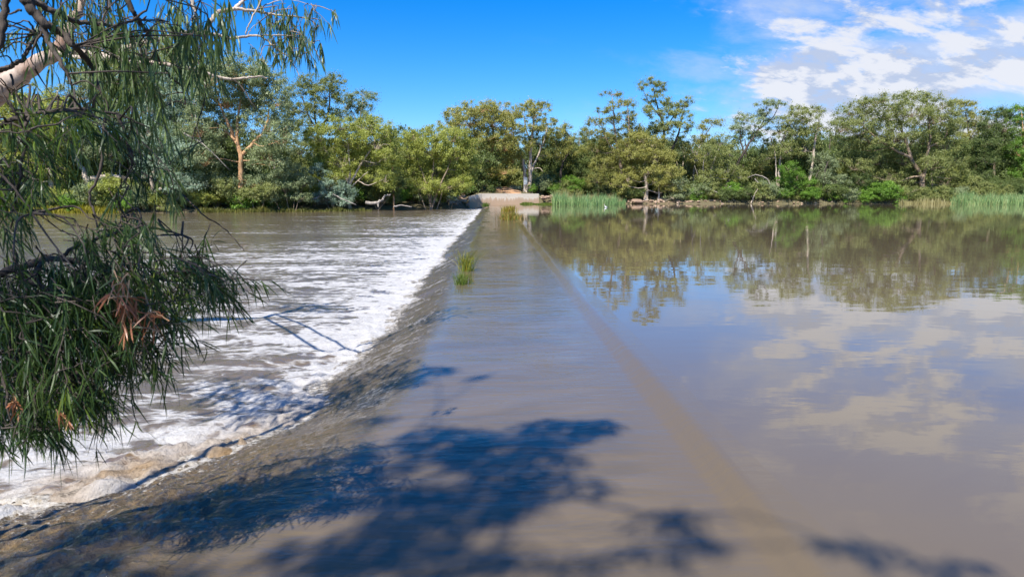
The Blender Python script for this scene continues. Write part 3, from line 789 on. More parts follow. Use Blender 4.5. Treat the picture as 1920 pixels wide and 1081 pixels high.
# ------------------------------------------------------------------ shrubs along the banks
def shrub(label, px, Yd, lobes, leaf, seed, base_stems=3, group=None, lsize=.26, cover=2.0):
    rg = np.random.default_rng(seed)
    b = at(px, 380, Yd); b[2] = gz(b[0], Yd) - .05
    s = Yd / F
    lv, wd = MB(), MB()
    for (x, y, rx, ry) in lobes:
        c = at(x, y, Yd + rg.uniform(-.8, .8)); c[2] = max(c[2], b[2] + ry * s * .6)
        wd.tube(smooth_path([b + [rg.uniform(-.2, .2), rg.uniform(-.2, .2), 0], (b + c) / 2 + rg.normal(0, .15, 3), c], 3), np.linspace(.07, .02, 7), 4, cap=False)
        add_lobe(lv, wd, c, np.array([rx * s, rx * s * .9, ry * s]), rg, .42, 40, lsize, cover, .012)
    o = empty('shrub', b, label, 'shrub', group)
    wd.build('stem', BARK['brown'], o, b, smooth=True)
    lv.build('foliage', LEAF[leaf], o, b)
    return o


shrub('rounded fresh green shrub in front of the wood right of the twin trunk gum', 1032, 156, [(1032, 332, 15, 9), (1020, 338, 11, 9), (1044, 338, 11, 9), (1032, 344, 16, 8)], 'gold', 301)
shrub('bright low bush at the foot of the twin trunk gum', 998, 143, [(998, 352, 6, 6), (1000, 357, 7, 4)], 'bright', 302)
shrub('dark green bush behind the central reeds', 1075, 150, [(1070, 340, 14, 9), (1085, 345, 14, 9), (1060, 350, 12, 7)], 'bright', 303)
shrub('leafy green bush between reeds and wood', 1105, 152, [(1100, 335, 16, 10), (1116, 342, 14, 10), (1096, 350, 14, 8)], 'olive', 304)
shrub('broad green shrub left of the leaning rough trunk', 868, 134, [(860, 345, 12, 9), (876, 340, 12, 10), (872, 354, 16, 8), (850, 356, 12, 7)], 'bright', 305)
shrub('pale saltbush on top of the left rock pile', 846, 121, [(844, 366, 8, 6), (848, 374, 6, 5)], 'silver', 306)
shrub('grey saltbush right of the dirt track mound', 968, 146, [(962, 352, 7, 3), (975, 353, 7, 3)], 'silver', 307)
shrub('grey saltbush left of the dirt track mound', 920, 146, [(912, 351, 8, 3), (922, 353, 6, 3)], 'silver', 308)
shrub('green bush behind the track left side', 921, 152, [(916, 340, 8, 6), (925, 344, 8, 6)], 'bright', 309)
shrub('silver green drooping shrub hanging over the water below the round tree', 630, 105.5, [(600, 322, 16, 12), (622, 350, 20, 14), (645, 362, 20, 14), (610, 372, 20, 12), (640, 378, 18, 9)], 'silver', 310, lsize=.3)
shrub('dense grey green shrub under the orange limbed gum', 545, 102, [(525, 330, 22, 14), (555, 325, 20, 14), (570, 345, 20, 14), (535, 355, 22, 14), (560, 372, 20, 10), (515, 372, 20, 10)], 'grey', 311, lsize=.3)
shrub('brownish thicket shrub at the left bank edge', 480, 100, [(470, 365, 22, 12), (500, 360, 20, 14), (440, 370, 20, 12), (420, 350, 18, 14)], 'olive', 312, lsize=.3)
shrub('bushy understorey shrub between the round tree and the pole tree', 708, 112, [(690, 360, 18, 12), (712, 352, 18, 14), (730, 365, 16, 10), (745, 350, 14, 12)], 'dark', 313)
shrub('dark understorey shrub behind the many stemmed tree', 770, 122, [(760, 350, 16, 12), (785, 356, 18, 12), (815, 360, 18, 10), (840, 362, 14, 9)], 'dark', 314)
shrub('low bush at the water edge below the leaning dark stem', 1310, 139, [(1304, 362, 14, 8), (1318, 370, 12, 6), (1296, 372, 12, 6)], 'bright', 315)
shrub('dark tangle of shrub at the water edge right of the leaning stem', 1400, 140, [(1390, 355, 18, 12), (1412, 362, 18, 10), (1430, 350, 16, 12), (1376, 368, 14, 7)], 'dark', 316)
shrub('shaggy dark shrub under the left half of the great gum', 1596, 140, [(1590, 350, 18, 12), (1612, 340, 18, 14), (1630, 358, 18, 12), (1606, 368, 20, 8)], 'dark', 317)
shrub('fresh green shrub at the water edge under the great gum', 1644, 138.8, [(1642, 355, 10, 12), (1656, 370, 12, 8), (1640, 373, 10, 6)], 'bright', 318)
shrub('tiny bright green bush at the water line', 1591, 137.6, [(1586, 377, 5, 3), (1594, 376, 5, 3)], 'bright', 319, lsize=.2)
shrub('golden green shrub under the right half of the great gum', 1712, 139, [(1700, 366, 14, 9), (1720, 370, 14, 7), (1740, 372, 12, 6)], 'yellow', 320)
shrub('dark shrub in deep shade behind the far right reeds', 1830, 144, [(1820, 350, 18, 12), (1845, 345, 20, 14), (1870, 350, 20, 12), (1895, 348, 20, 14), (1915, 350, 16, 12)], 'dark', 321)
shrub('low olive scrub among the rocks right of the pale sapling', 1270, 139, [(1270, 368, 12, 6), (1285, 372, 12, 5)], 'olive', 322)
shrub('green bush on the left bank behind the yellow marsh grass', 130, 100, [(60, 372, 20, 8), (100, 366, 22, 9), (150, 372, 18, 8), (220, 370, 18, 9), (250, 378, 16, 7)], 'bright', 323)
shrub('dark understorey bush at the far left bank', 200, 104, [(150, 350, 24, 16), (200, 360, 24, 14), (250, 350, 24, 16), (270, 372, 18, 9)], 'dark', 324)
shrub('dark understorey bush at the left edge of the far bank', 20, 104, [(0, 352, 30, 16), (45, 358, 26, 14), (-40, 355, 30, 16)], 'dark', 325)
shrub('dark bush behind the silvery drooping gum', 350, 106, [(330, 350, 24, 18), (365, 360, 22, 14), (390, 375, 20, 10), (350, 378, 22, 8)], 'dark', 326)
# deep understorey inside the wood, so no bare ground shows between trunks
rg = np.random.default_rng(15)
pu = shrub('dark bush deep in the wood between the trunks', 1100, 160, [(1090, 335, 16, 14), (1110, 340, 16, 14), (1100, 355, 20, 10), (1120, 355, 14, 10), (1080, 355, 14, 10)], 'dark', 330, group='dark bushes deep in the wood')
for k in range(64):
    if k < 22: px, Yd = -30 + k * 42 + rg.uniform(-12, 12), (108 if k < 12 else 126) + rg.uniform(0, 12)
    else: px, Yd = 900 + (k - 22) * 25 + rg.uniform(-10, 10), 152 + rg.uniform(0, 18)
    if 925 < px < 975: continue
    b = at(px, 380, Yd); b[2] = gz(b[0], Yd) - .05
    sc = rg.uniform(1.3, 2.1)
    copy_thing(pu, b, rg.uniform(0, 6.28), (sc, sc, sc * rg.uniform(.8, 1.3)), 'dark bush deep in the wood between the trunks', 'dark bushes deep in the wood')

# ------------------------------------------------------------------ grasses and reeds
def blades(mb, P, h, w, lean, rg):
    n = len(P)
    a = rg.uniform(0, 2 * math.pi, n)
    sd = np.stack([np.cos(a), np.sin(a), np.zeros(n)], 1)
    ln = rg.normal(0, 1, (n, 3)) * lean; ln[:, 2] = 0
    hh = h * rg.uniform(.6, 1.15, (n, 1)); z = np.array([0, 0, 1.0])
    ww = w * rg.uniform(.7, 1.3, (n, 1)) * .5
    p1 = P + z * hh * .55 + ln * hh * .35; p2 = P + z * hh + ln * hh
    v = np.stack([P - sd * ww, P + sd * ww, p1 + sd * ww * .8, p1 - sd * ww * .8, p2], 1).reshape(-1, 3)
    i = np.arange(n)[:, None] * 5
    mb.add(v, i + np.array([[0, 1, 2, 3]]), i + np.array([[3, 2, 4]]))


M_REED = leaf_mat('reed_green', (.04, .075, .025), (.09, .145, .045), (.22, .22, .085), .25, clump=1.0, k=2.0)
M_REEDTIP = leaf_mat('reed_straw', (.16, .15, .05), (.28, .24, .09), (.36, .31, .14), .25, clump=1.0, k=1.15)
M_MARSH = leaf_mat('marsh_grass', (.13, .13, .012), (.27, .24, .02), (.38, .31, .04), .3, clump=.8, k=1.0)
M_DRY = leaf_mat('dry_bank_grass', (.15, .13, .06), (.24, .20, .09), (.32, .27, .14), .25, clump=.8, k=1.1)
M_FRINGE = leaf_mat('fringe_grass', (.06, .07, .015), (.13, .13, .025), (.24, .21, .04), .3, clump=.5, k=1.0)
M_LUSH = leaf_mat('lush_grass', (.07, .11, .015), (.13, .18, .02), (.20, .24, .03), .3, clump=.8, k=.85)


def bed(name, label, poly, n, h, w, lean, mats, seed, zfun=None, kind='stuff', tipn=0):
    """blades scattered between front and back distances: poly = [(px, Yfront, Yback)]"""
    rg = np.random.default_rng(seed)
    pp = np.array(poly, float)
    px = rg.uniform(pp[0, 0], pp[-1, 0], n)
    yf = np.interp(px, pp[:, 0], pp[:, 1]); yb = np.interp(px, pp[:, 0], pp[:, 2])
    Yd = yf + (yb - yf) * rg.uniform(0, 1, n)
    X_ = (px - 930) / F * Yd
    edge = vn(px * .12, Yd * 0 + 3, seed) * .25 + 1
    z = np.maximum(terrain(X_, Yd), (-.05 if zfun is None else zfun)) - .05
    mb = MB()
    P = np.stack([X_, Yd, z], 1)
    hh = h * edge * (0.72 + 0.45 * vn(X_ * .6, Yd * .3, seed + 1) + .2 * vn(X_ * 2.1, Yd * 1.3, seed + 2))
    blades(mb, P, hh[:, None], w, lean, rg)
    o = mb.build(name, mats, None)
    tag(o, label, None, None, kind)
    return o


bed('reeds', 'tall green reed bed standing in the water right of the weir end', [(1036, 121, 128), (1060, 117, 132), (1110, 115, 134), (1150, 119, 136), (1172, 130, 137)], 3000, 2.2, .075, .2, M_REED, 401)
bed('reeds', 'straw coloured tops of old reeds behind the central green reeds', [(1034, 128, 140), (1100, 130, 140), (1165, 134, 140)], 2200, 2.4, .06, .22, M_REEDTIP, 402)
bed('reeds', 'broad bright green reed bed at the far right water edge', [(1790, 133, 139), (1830, 126, 141), (1880, 122, 142), (2080, 120, 142)], 7000, 2.2, .085, .25, M_REED, 403)
bed('reeds', 'straw and yellow reeds under the right side of the great gum', [(1690, 135, 139), (1760, 134, 140), (1850, 132, 138)], 2200, 1.5, .08, .16, M_REEDTIP, 404)
bed('grass', 'yellow marsh grass along the left bank water line', [(30, 94.5, 97.5), (160, 94.3, 97.5), (245, 95, 98)], 5200, 1.0, .09, .3, M_MARSH, 405, WZ)
bed('grass', 'golden and green grass fringe along the left bank', [(380, 96.5, 99), (470, 98, 101), (560, 101, 104), (640, 103, 106), (700, 107, 110)], 3000, .8, .09, .35, M_FRINGE, 406, WZ)
bed('grass', 'dry straw grass on the bank behind the reeds', [(975, 138, 160), (1040, 138, 158), (1180, 139, 158)], 6000, .55, .08, .3, M_DRY, 407)
bed('grass', 'low lush green grass at the foot of the concrete wall', [(975, 130, 132.5), (1000, 128, 134), (1036, 122, 136), (1050, 122, 136)], 3000, .45, .08, .35, M_LUSH, 408, 0.0)
bed('grass', 'dry grass strip on top of the concrete wall', [(884, 127.5, 132), (905, 129, 135), (960, 132.3, 136.5), (1010, 135.5, 142)], 2200, .35, .07, .3, M_DRY, 409)
bed('grass', 'mixed low grass along the right bank', [(1180, 139, 143), (1400, 137, 141), (1600, 137, 141), (1800, 137.4, 142)], 8000, .75, .08, .35, M_DRY, 410)


def tuft(label, X_, Y_, z, n, h, rad, seed, mats, w=.014):
    rg = np.random.default_rng(seed)
    b = np.array([X_, Y_, z])
    o = empty('grass_tuft', b, label, 'grass tuft', 'grass tufts growing on the weir')
    for m_, k in mats:
        mb = MB(); nn = int(n * k)
        P = b + rg.normal(0, 1, (nn, 3)) * np.array([rad, rad * 1.6, 0])
        P[:, 2] = z - .06
        blades(mb, P, h, w, .45, rg)
        mb.build('blades', m_, o, b)
    return o


M_RUST = leaf_mat('rusty_grass', (.14, .09, .02), (.27, .17, .03), (.36, .26, .06), .3, clump=3, k=1.0)
p_ = on(874, 505, -.1); tuft('tall yellow tipped grass tuft on the weir crest in mid stream', p_[0], p_[1], -.1, 170, .62, .10, 501, [(M_LUSH, .5), (M_MARSH, .5)])
p_ = on(866, 530, -.1); tuft('short bright green grass tuft just nearer than the yellow tipped one', p_[0], p_[1], -.1, 130, .34, .10, 502, [(M_LUSH, 1)])
p_ = on(958, 411, -.05); tuft('wide bushy rust and olive tuft far along the weir', p_[0], p_[1], -.05, 520, .62, .40, 503, [(M_LUSH, .4), (M_RUST, .6)], .04)
p_ = on(955, 396, -.05); tuft('straw topped tuft behind the bushy rust tuft', p_[0], p_[1], -.05, 260, .8, .42, 504, [(M_RUST, .6), (M_MARSH, .4)], .05)
p_ = on(911, 387, -.05); tuft('tiny bright green tuft in front of the concrete wall', p_[0], p_[1], -.05, 160, .75, .25, 505, [(M_LUSH, 1)], .06)

# ------------------------------------------------------------------ concrete abutment, track, sign
m, nt, out = newmat('stained_concrete')
g = N(nt, 'ShaderNodeNewGeometry'); pos = g.outputs['Position']
sep = N(nt, 'ShaderNodeSeparateXYZ'); L(nt, pos, sep.inputs[0])
sk = noise(nt, mapping(nt, pos, (1, 1, .12)), 2.6, 5, .7)
hz_ = math_n(nt, 'MULTIPLY_ADD', math_n(nt, 'SUBTRACT', sk, .5), 2.4, sep.outputs['Z'])
c = ramp(nt, maprange(nt, hz_, .5, 1.6), [(0.0, (.46, .32, .21)), (.45, (.52, .39, .28)), (.75, (.66, .58, .47)), (1, (.60, .52, .42))])
sp = noise(nt, pos, 6, 5, .7)
p = N(nt, 'ShaderNodeBsdfPrincipled', i_Roughness=.9)
L(nt, mixc(nt, maprange(nt, sp, .55, .75), c, (.30, .24, .19)), p.inputs['Base Color'])
bp = N(nt, 'ShaderNodeBump', i_Distance=.02); L(nt, sp, bp.inputs['Height']); L(nt, bp.outputs[0], p.inputs['Normal'])
L(nt, p.outputs[0], out.inputs['Surface'])
M_CONC = m
wall_px = [(881, 126.2, 1.5), (904, 128.3, 2.02), (953, 131.2, 2.02), (1010, 134.6, 2.0)]
wp_ = [np.array([(x - 930) / F * y, y, t_]) for x, y, t_ in wall_px]
wroot = empty('concrete_wall', wp_[0] * [1, 1, 0], 'pale streaked concrete wall closing the far end of the weir', 'wall')
for k in range(3):
    a, b = wp_[k], wp_[k + 1]
    d = unit((b - a) * [1, 1, 0]); nrm = np.array([-d[1], d[0], 0])
    a2 = a + d * .012; b2 = b - d * .012
    mb = MB(); v = []
    for (pnt, off) in ((a2, 0), (b2, 0), (b2, .35), (a2, .35)):
        q0 = pnt + nrm * off
        v.append((q0[0], q0[1], -1.4))
    for (pnt, off) in ((a2, 0.02), (b2, 0.02), (b2, .35), (a2, .35)):
        q0 = pnt + nrm * off
        v.append((q0[0], q0[1], pnt[2]))
    mb.add(v, [(0, 1, 5, 4), (1, 2, 6, 5), (2, 3, 7, 6), (3, 0, 4, 7), (4, 5, 6, 7)])
    mb.build('wall_panel', M_CONC, wroot, wp_[0] * [1, 1, 0])

m, nt, out = newmat('orange_dirt')
g = N(nt, 'ShaderNodeNewGeometry')
a2 = noise(nt, g.outputs['Position'], 1.4, 6, .7)
p = N(nt, 'ShaderNodeBsdfPrincipled', i_Roughness=.95)
L(nt, ramp(nt, a2, [(.3, (.38, .20, .10)), (.7, (.50, .31, .17))]), p.inputs['Base Color'])
bp = N(nt, 'ShaderNodeBump', i_Distance=.06); L(nt, a2, bp.inputs['Height']); L(nt, bp.outputs[0], p.inputs['Normal'])
L(nt, p.outputs[0], out.inputs['Surface'])
M_DIRT = m
tx = np.linspace(0, 1, 24); ty = np.linspace(136.5, 176, 48)
U, Y = np.meshgrid(tx, ty)
xl = -1.9 + 0.4 * vn(Y * .5, Y * 0, 61) + (Y - 144) * .02; xr = 5.2 + .5 * vn(Y * .4, Y * 0, 62) - (Y - 144) * .07
X = xl + (xr - xl) * U
Z = terrain(X, Y) + .05 + .55 * np.sin(U * math.pi) ** .7 * sst(136.5, 146, Y)
X_, Y_, q_ = X, Y, None
mb = MB(); ny, nx = X.shape
i = np.arange(ny - 1)[:, None] * nx + np.arange(nx - 1)[None, :]
mb.add(np.stack([X, Y, Z], -1), np.stack([i, i + 1, i + nx + 1, i + nx], -1).reshape(-1, 4))
tag(mb.build('dirt_track', M_DIRT, smooth=True), 'orange dirt track climbing away behind the concrete wall', kind='structure')

m, nt, out = newmat('galvanised_sign')
p = N(nt, 'ShaderNodeBsdfPrincipled', i_Roughness=.5); p.inputs['Metallic'].default_value = .3
g = N(nt, 'ShaderNodeNewGeometry')
L(nt, ramp(nt, noise(nt, g.outputs['Position'], 3, 4), [(.3, (.25, .28, .31)), (.7, (.36, .39, .42))]), p.inputs['Base Color'])
L(nt, p.outputs[0], out.inputs['Surface'])
M_SIGN = m
sb = at(982.5, 355, 143); sb[2] = gz(sb[0], 143)
so = empty('sign', sb, 'blank grey metal sign on a post by the twin trunk gum', 'sign')
top = at(982.5, 331, 143)[2]
mb = MB(); mb.tube([sb - [0, 0, .3], np.array([sb[0], sb[1], top])], .05, 8); mb.build('post', M_SIGN, so, sb, smooth=True)
pl = at(985.6, 339, 142.93); mb = MB(); mb.box(pl[0] - .32, pl[0] + .34, pl[1] - .015, pl[1] + .015, pl[2] - .75, pl[2] + .75)
mb.build('panel', M_SIGN, so, sb)

# ------------------------------------------------------------------ rocks
m, nt, out = newmat('bank_rock')
g = N(nt, 'ShaderNodeNewGeometry'); oi = N(nt, 'ShaderNodeObjectInfo')
a2 = noise(nt, g.outputs['Position'], 3.0, 6, .7)
f = math_n(nt, 'ADD', math_n(nt, 'MULTIPLY', a2, .7), math_n(nt, 'MULTIPLY', oi.outputs['Random'], .35))
p = N(nt, 'ShaderNodeBsdfPrincipled', i_Roughness=.9)
L(nt, ramp(nt, f, [(.3, (.20, .13, .09)), (.55, (.36, .25, .17)), (.8, (.48, .36, .26))]), p.inputs['Base Color'])
bp = N(nt, 'ShaderNodeBump', i_Distance=.08); L(nt, a2, bp.inputs['Height']); L(nt, bp.outputs[0], p.inputs['Normal'])
L(nt, p.outputs[0], out.inputs['Surface'])
M_ROCK = m


def rock_mesh(seed, r):
    rg = np.random.default_rng(seed)
    n_u, n_v = 12, 8
    th = np.linspace(0, 2 * math.pi, n_u, endpoint=False); ph = np.linspace(-math.pi / 2, math.pi / 2, n_v)
    PH, TH = np.meshgrid(ph, th, indexing='ij')
    D = np.stack([np.cos(PH) * np.cos(TH), np.cos(PH) * np.sin(TH), np.sin(PH)], -1)
    rad = np.ones(PH.shape)
    for k in range(9):                      # chop flat facets
        nrm = unit(rg.normal(0, 1, 3)); cut = rg.uniform(.55, .85)
        dp = D @ nrm
        rad = np.where(dp > .05, np.minimum(rad, cut / np.maximum(dp, .05)), rad)
    V = D * rad[..., None] * np.array([1.0, .8, .62]) * r
    mb = MB(); i = np.arange(n_v - 1)[:, None] * n_u; k = np.arange(n_u)[None, :]; k2 = (k + 1) % n_u
    mb.add(V.reshape(-1, 3), np.stack([i + k, i + k2, i + n_u + k2, i + n_u + k], -1).reshape(-1, 4))
    return mb


RK = [rock_mesh(600 + k, 1.0).build('rock', M_ROCK) for k in range(5)]
used = [False] * 5


def place_rock(px, py, Yd, r, label, group, rg):
    b = at(px, py, Yd)
    b[2] = max(gz(b[0], Yd) + r * .2, b[2])
    j = int(rg.integers(0, 5))
    if used[j]: o = RK[j].copy(); COL.objects.link(o)
    else: o = RK[j]; used[j] = True
    o.location = b; o.rotation_euler = (rg.uniform(-.3, .3), rg.uniform(-.3, .3), rg.uniform(0, 6.28)); o.scale = (r, r, r)
    tag(o, label, 'rock', group)


rg = np.random.default_rng(31)
for k in range(46):
    v_ = rg.uniform(0, 1); px = rg.uniform(838, 880)
    place_rock(px, 384 - v_ * 17 * np.interp(px, [836, 860, 882], [.35, 1, 1]), 124.2 + v_ * 4.5, rg.uniform(.28, .62), 'broken orange brown stone in the pile left of the concrete wall', 'stones piled left of the concrete wall', rg)
for k in range(14):
    place_rock(rg.uniform(1008, 1036), rg.uniform(366, 374), rg.uniform(135, 138), rg.uniform(.3, .6), 'reddish stone heaped at the right end of the concrete wall', 'stones at the right end of the concrete wall', rg)
for k in range(60):
    px = 1178 + 200 * rg.uniform(0, 1) ** 1.4
    place_rock(px, rg.uniform(376, 382), rg.uniform(136.8, 139), rg.uniform(.2, .5), 'weathered stone along the right bank water line', 'stones along the right bank', rg)
for k in range(16):
    place_rock(rg.uniform(1400, 1560), rg.uniform(379, 382), rg.uniform(136.9, 138), rg.uniform(.2, .42), 'pale stone at the shaded water line under the thin gums', 'stones under the thin gums', rg)
o = RK[1].copy(); COL.objects.link(o); b = at(1196, 377, 136.6); o.location = b; o.scale = (1.5, .9, .8); o.rotation_euler = (.1, .1, .3)
tag(o, 'large flat tan boulder at the water left of the pale trunk gum', 'rock'); del o['group']


def log(label, pts, r0, r1, bark, side=(), name='driftwood'):
    P = [at(x, y, d) for x, y, d in pts]
    b = P[0].copy()
    mb = MB(); mb.tube(smooth_path(P, 4, r0 * .25, np.random.default_rng(len(label))), np.linspace(r0, r1, (len(P) - 1) * 4 + 1), 7)
    for sp_, a, c in side:
        Q = [at(x, y, d) for x, y, d in sp_]
        mb.tube(smooth_path(Q, 4, a * .2, np.random.default_rng(3)), np.linspace(a, c, len(smooth_path(Q, 4))), 5)
    o = mb.build(name, BARK[bark], None, b, smooth=True); o.location = b
    tag(o, label, 'driftwood')


log('bent bleached log lying in the water edge below the round tree', [(686, 380, 108), (706, 380, 108), (716, 376, 108), (722, 368, 108.5), (732, 364, 109)], .28, .12, 'grey', [([(708, 380, 108), (709, 388, 107.6)], .16, .1)])
log('thin floating branch right of the bent log', [(738, 387, 106), (755, 385, 107), (772, 388, 107)], .14, .06, 'grey')
log('arched bleached dead branch dipping to the water under the thin gums', [(1448, 358, 139), (1440, 338, 139), (1425, 329, 139), (1414, 328, 139.4), (1400, 334, 140)], .16, .06, 'grey', [([(1415, 335, 139), (1424, 345, 138.6), (1432, 352, 138.4)], .12, .05)])
log('crooked pale dead branch reaching low from the leaning stem', [(1368, 350, 140), (1354, 362, 138.6), (1342, 360, 138.4), (1332, 354, 138.6)], .18, .06, 'grey', [([(1354, 362, 138.6), (1366, 352, 138.2), (1372, 348, 138)], .1, .04)])
log('small forked snag sticking out of the water', [(1408, 381, 137), (1412, 372, 137), (1416, 362, 137.2), (1420, 354, 137.6)], .13, .04, 'pale', [([(1412, 372, 137), (1408, 366, 137)], .07, .03), ([(1370, 368, 138), (1376, 376, 137.6)], .1, .05)])
log('fallen bare limb tangled at the left bank', [(560, 378, 104), (590, 372, 104), (612, 360, 104.5), (640, 372, 104), (668, 384, 104)], .14, .06, 'grey', [([(612, 360, 104.5), (600, 340, 105), (582, 330, 105)], .1, .04)])
log('bare pale branch arching over the left bank thicket', [(345, 250, 97), (378, 268, 97), (402, 290, 97), (430, 318, 98)], .12, .05, 'grey', [([(378, 268, 97), (370, 240, 97), (366, 215, 97)], .06, .03)])

# ------------------------------------------------------------------ white water bird
bp_ = on(1136, 389, 0.0)
M_WHITE, nt, out = newmat('white_feathers')
p = N(nt, 'ShaderNodeBsdfPrincipled', i_Roughness=.8); g = N(nt, 'ShaderNodeNewGeometry')
L(nt, ramp(nt, noise(nt, g.outputs['Position'], 12, 3), [(.3, (.70, .70, .68)), (.7, (.84, .84, .82))]), p.inputs['Base Color'])
L(nt, p.outputs[0], out.inputs['Surface'])
bird = empty('water_bird', bp_, 'white water bird floating in front of the central reeds', 'bird')


def bodyloft(stations, sides=12):
    mb = MB(); rings = []
    for (x, z, ry, rz) in stations:
        a = np.arange(sides) * 2 * math.pi / sides
        rings.append(np.stack([np.full(sides, x), np.cos(a) * ry, z + np.sin(a) * rz], 1))
    V = np.concatenate(rings); n = len(stations)
    i = np.arange(n - 1)[:, None] * sides; k = np.arange(sides)[None, :]; k2 = (k + 1) % sides
    mb.add(V, np.stack([i + k, i + k2, i + sides + k2, i + sides + k], -1).reshape(-1, 4))
    return mb


mb = bodyloft([(.62, .26, .02, .015), (.52, .24, .10, .05), (.36, .18, .20, .14), (.1, .15, .26, .2), (-.14, .17, .24, .2), (-.30, .26, .17, .16), (-.37, .40, .10, .10), (-.36, .55, .07, .07), (-.33, .70, .06, .06), (-.34, .80, .075, .065), (-.40, .84, .07, .06), (-.47, .83, .03, .03)])
mb.build('body', M_WHITE, bird, smooth=True)
M_BILL, nt, out = newmat('pink_bill'); p = N(nt, 'ShaderNodeBsdfPrincipled', i_Roughness=.6); p.inputs['Base Color'].default_value = (.5, .28, .2, 1); L(nt, p.outputs[0], out.inputs['Surface'])
mb = MB(); mb.tube([(-.45, 0, .83), (-.6, 0, .76), (-.78, 0, .68)], [.035, .03, .006], 6); mb.build('bill', M_BILL, bird, smooth=True)
M_WING, nt, out = newmat('dark_wing_feathers'); p = N(nt, 'ShaderNodeBsdfPrincipled', i_Roughness=.8); p.inputs['Base Color'].default_value = (.03, .03, .03, 1); L(nt, p.outputs[0], out.inputs['Surface'])
for s_ in (-1, 1):
    mb = MB(); mb.tube([(-.05, .22 * s_, .26), (.2, .22 * s_, .27), (.45, .14 * s_, .27), (.66, .04 * s_, .27)], [.05, .075, .06, .01], 8); mb.build('wing', M_WING, bird, smooth=True)
bird.rotation_euler = (0, 0, .3); bird.scale = (.55, .55, .55)

# ------------------------------------------------------------------ bushes crowding the banks under the gums
def proto_bush(label, leaf, seed, group):
    rg = np.random.default_rng(seed)
    lv, wd = MB(), MB()
    for k in range(9):
        a = rg.uniform(0, 6.28); rr = rg.uniform(0, 1.5)
        c = np.array([rr * math.cos(a), rr * math.sin(a), rg.uniform(.7, 3.0) * (1 - rr * .22)])
        wd.tube(smooth_path([np.array([.1, .1, -.1]), c * [.4, .4, .5], c], 3), np.linspace(.06, .02, 7), 4, cap=False)
        add_lobe(lv, wd, c, np.array([.95, .95, .75]) * rg.uniform(.7, 1.2), rg, .4, 34, .27, 1.8, .012)
    o = empty('bush', (0, 0, 0), label, 'bush', group)
    wd.build('stem', BARK['brown'], o, smooth=True); lv.build('foliage', LEAF[leaf], o)
    return o


BUSH = {}
def bush(px, Yd, sc, kind, rg):
    side = 'left' if px < 880 else 'right'
    nm = {'olive': 'olive green', 'yellow': 'yellow green', 'bright': 'fresh green', 'grey': 'grey green', 'dark': 'dark green'}[kind]
    lab = nm + ' bush crowding under the gums along the ' + side + ' bank'; gr = nm + ' bushes along the ' + side + ' bank'
    b = at(px, 380, Yd); b[2] = gz(b[0], Yd) - .1
    rz = rg.uniform(0, 6.28); s3 = (sc * rg.uniform(.9, 1.3), sc * rg.uniform(.9, 1.2), sc * rg.uniform(.8, 1.15))
    if kind not in BUSH:
        o = proto_bush(lab, kind, 700 + len(BUSH), gr); BUSH[kind] = o
        o.location = b; o.rotation_euler = (0, 0, rz); o.scale = s3
    else:
        copy_thing(BUSH[kind], b, rz, s3, lab, gr)


rg = np.random.default_rng(55)
KS = ['olive', 'yellow', 'grey', 'bright', 'olive', 'dark']
for px in np.arange(-60, 840, 21):
    if 700 < px < 760 and rg.uniform() < .4: continue
    X_ = (px - 930) / F * 105
    Yd = float(shore(X_)) + rg.uniform(.6, 4.0)
    bush(px + rg.uniform(-8, 8), Yd, rg.uniform(.7, 1.35), KS[int(rg.integers(0, 6))], rg)
for px in np.arange(-60, 840, 30):
    X_ = (px - 930) / F * 112
    bush(px + rg.uniform(-8, 8), float(shore(X_)) + rg.uniform(8, 13), rg.uniform(1.3, 2.0), KS[int(rg.integers(0, 6))], rg)
for px in np.arange(1010, 1990, 15):
    if 1190 < px < 1255: continue
    Yd = 137.6 + rg.uniform(0.0, 3.4) + (12 if px < 1170 else 0) + (4 if px > 1790 else 0)
    bush(px + rg.uniform(-8, 8), Yd, rg.uniform(.75, 1.4), (['olive', 'grey', 'dark', 'dark', 'bright', 'olive', 'dark'])[int(rg.integers(0, 7))], rg)
for px in np.arange(850, 1990, 27):
    if 905 < px < 985: continue
    bush(px + rg.uniform(-8, 8), 152 + rg.uniform(0, 8), rg.uniform(1.3, 2.1), KS[int(rg.integers(0, 6))], rg)
for px in np.arange(900, 985, 11):
    bush(px, 180 + rg.uniform(0, 8), rg.uniform(1.2, 1.8), KS[int(rg.integers(0, 6))], rg)
# ------------------------------------------------------------------ foreground: leaves close to the camera
SUN_EL, SUN_AZ = R(50), R(25)           # sun behind the camera, to its left
SDIR = np.array([-math.sin(SUN_AZ) * math.cos(SUN_EL), -math.cos(SUN_AZ) * math.cos(SUN_EL), math.sin(SUN_EL)])


def near_leaf_mat(name, dark, mid, light, trans=.32):
    return leaf_mat(name, dark, mid, light, trans, .38, 2.5)


M_WATTLE = near_leaf_mat('narrow_leaf_shaded_green', (.007, .015, .0045), (.019, .036, .008), (.052, .075, .016))  # canopy shade is darkened into this leaf green
M_WLIT = near_leaf_mat('sunlit_leaf_green', (.035, .058, .008), (.07, .10, .012), (.12, .145, .024), .4)  # yellow green leaf, also painting the sunlit look of lower sprays
M_GUM = near_leaf_mat('hanging_gum_leaf', (.017, .028, .008), (.045, .068, .017), (.105, .13, .036))
M_DEAD = near_leaf_mat('dry_leaf', (.11, .032, .014), (.21, .075, .03), (.30, .14, .065), .2)


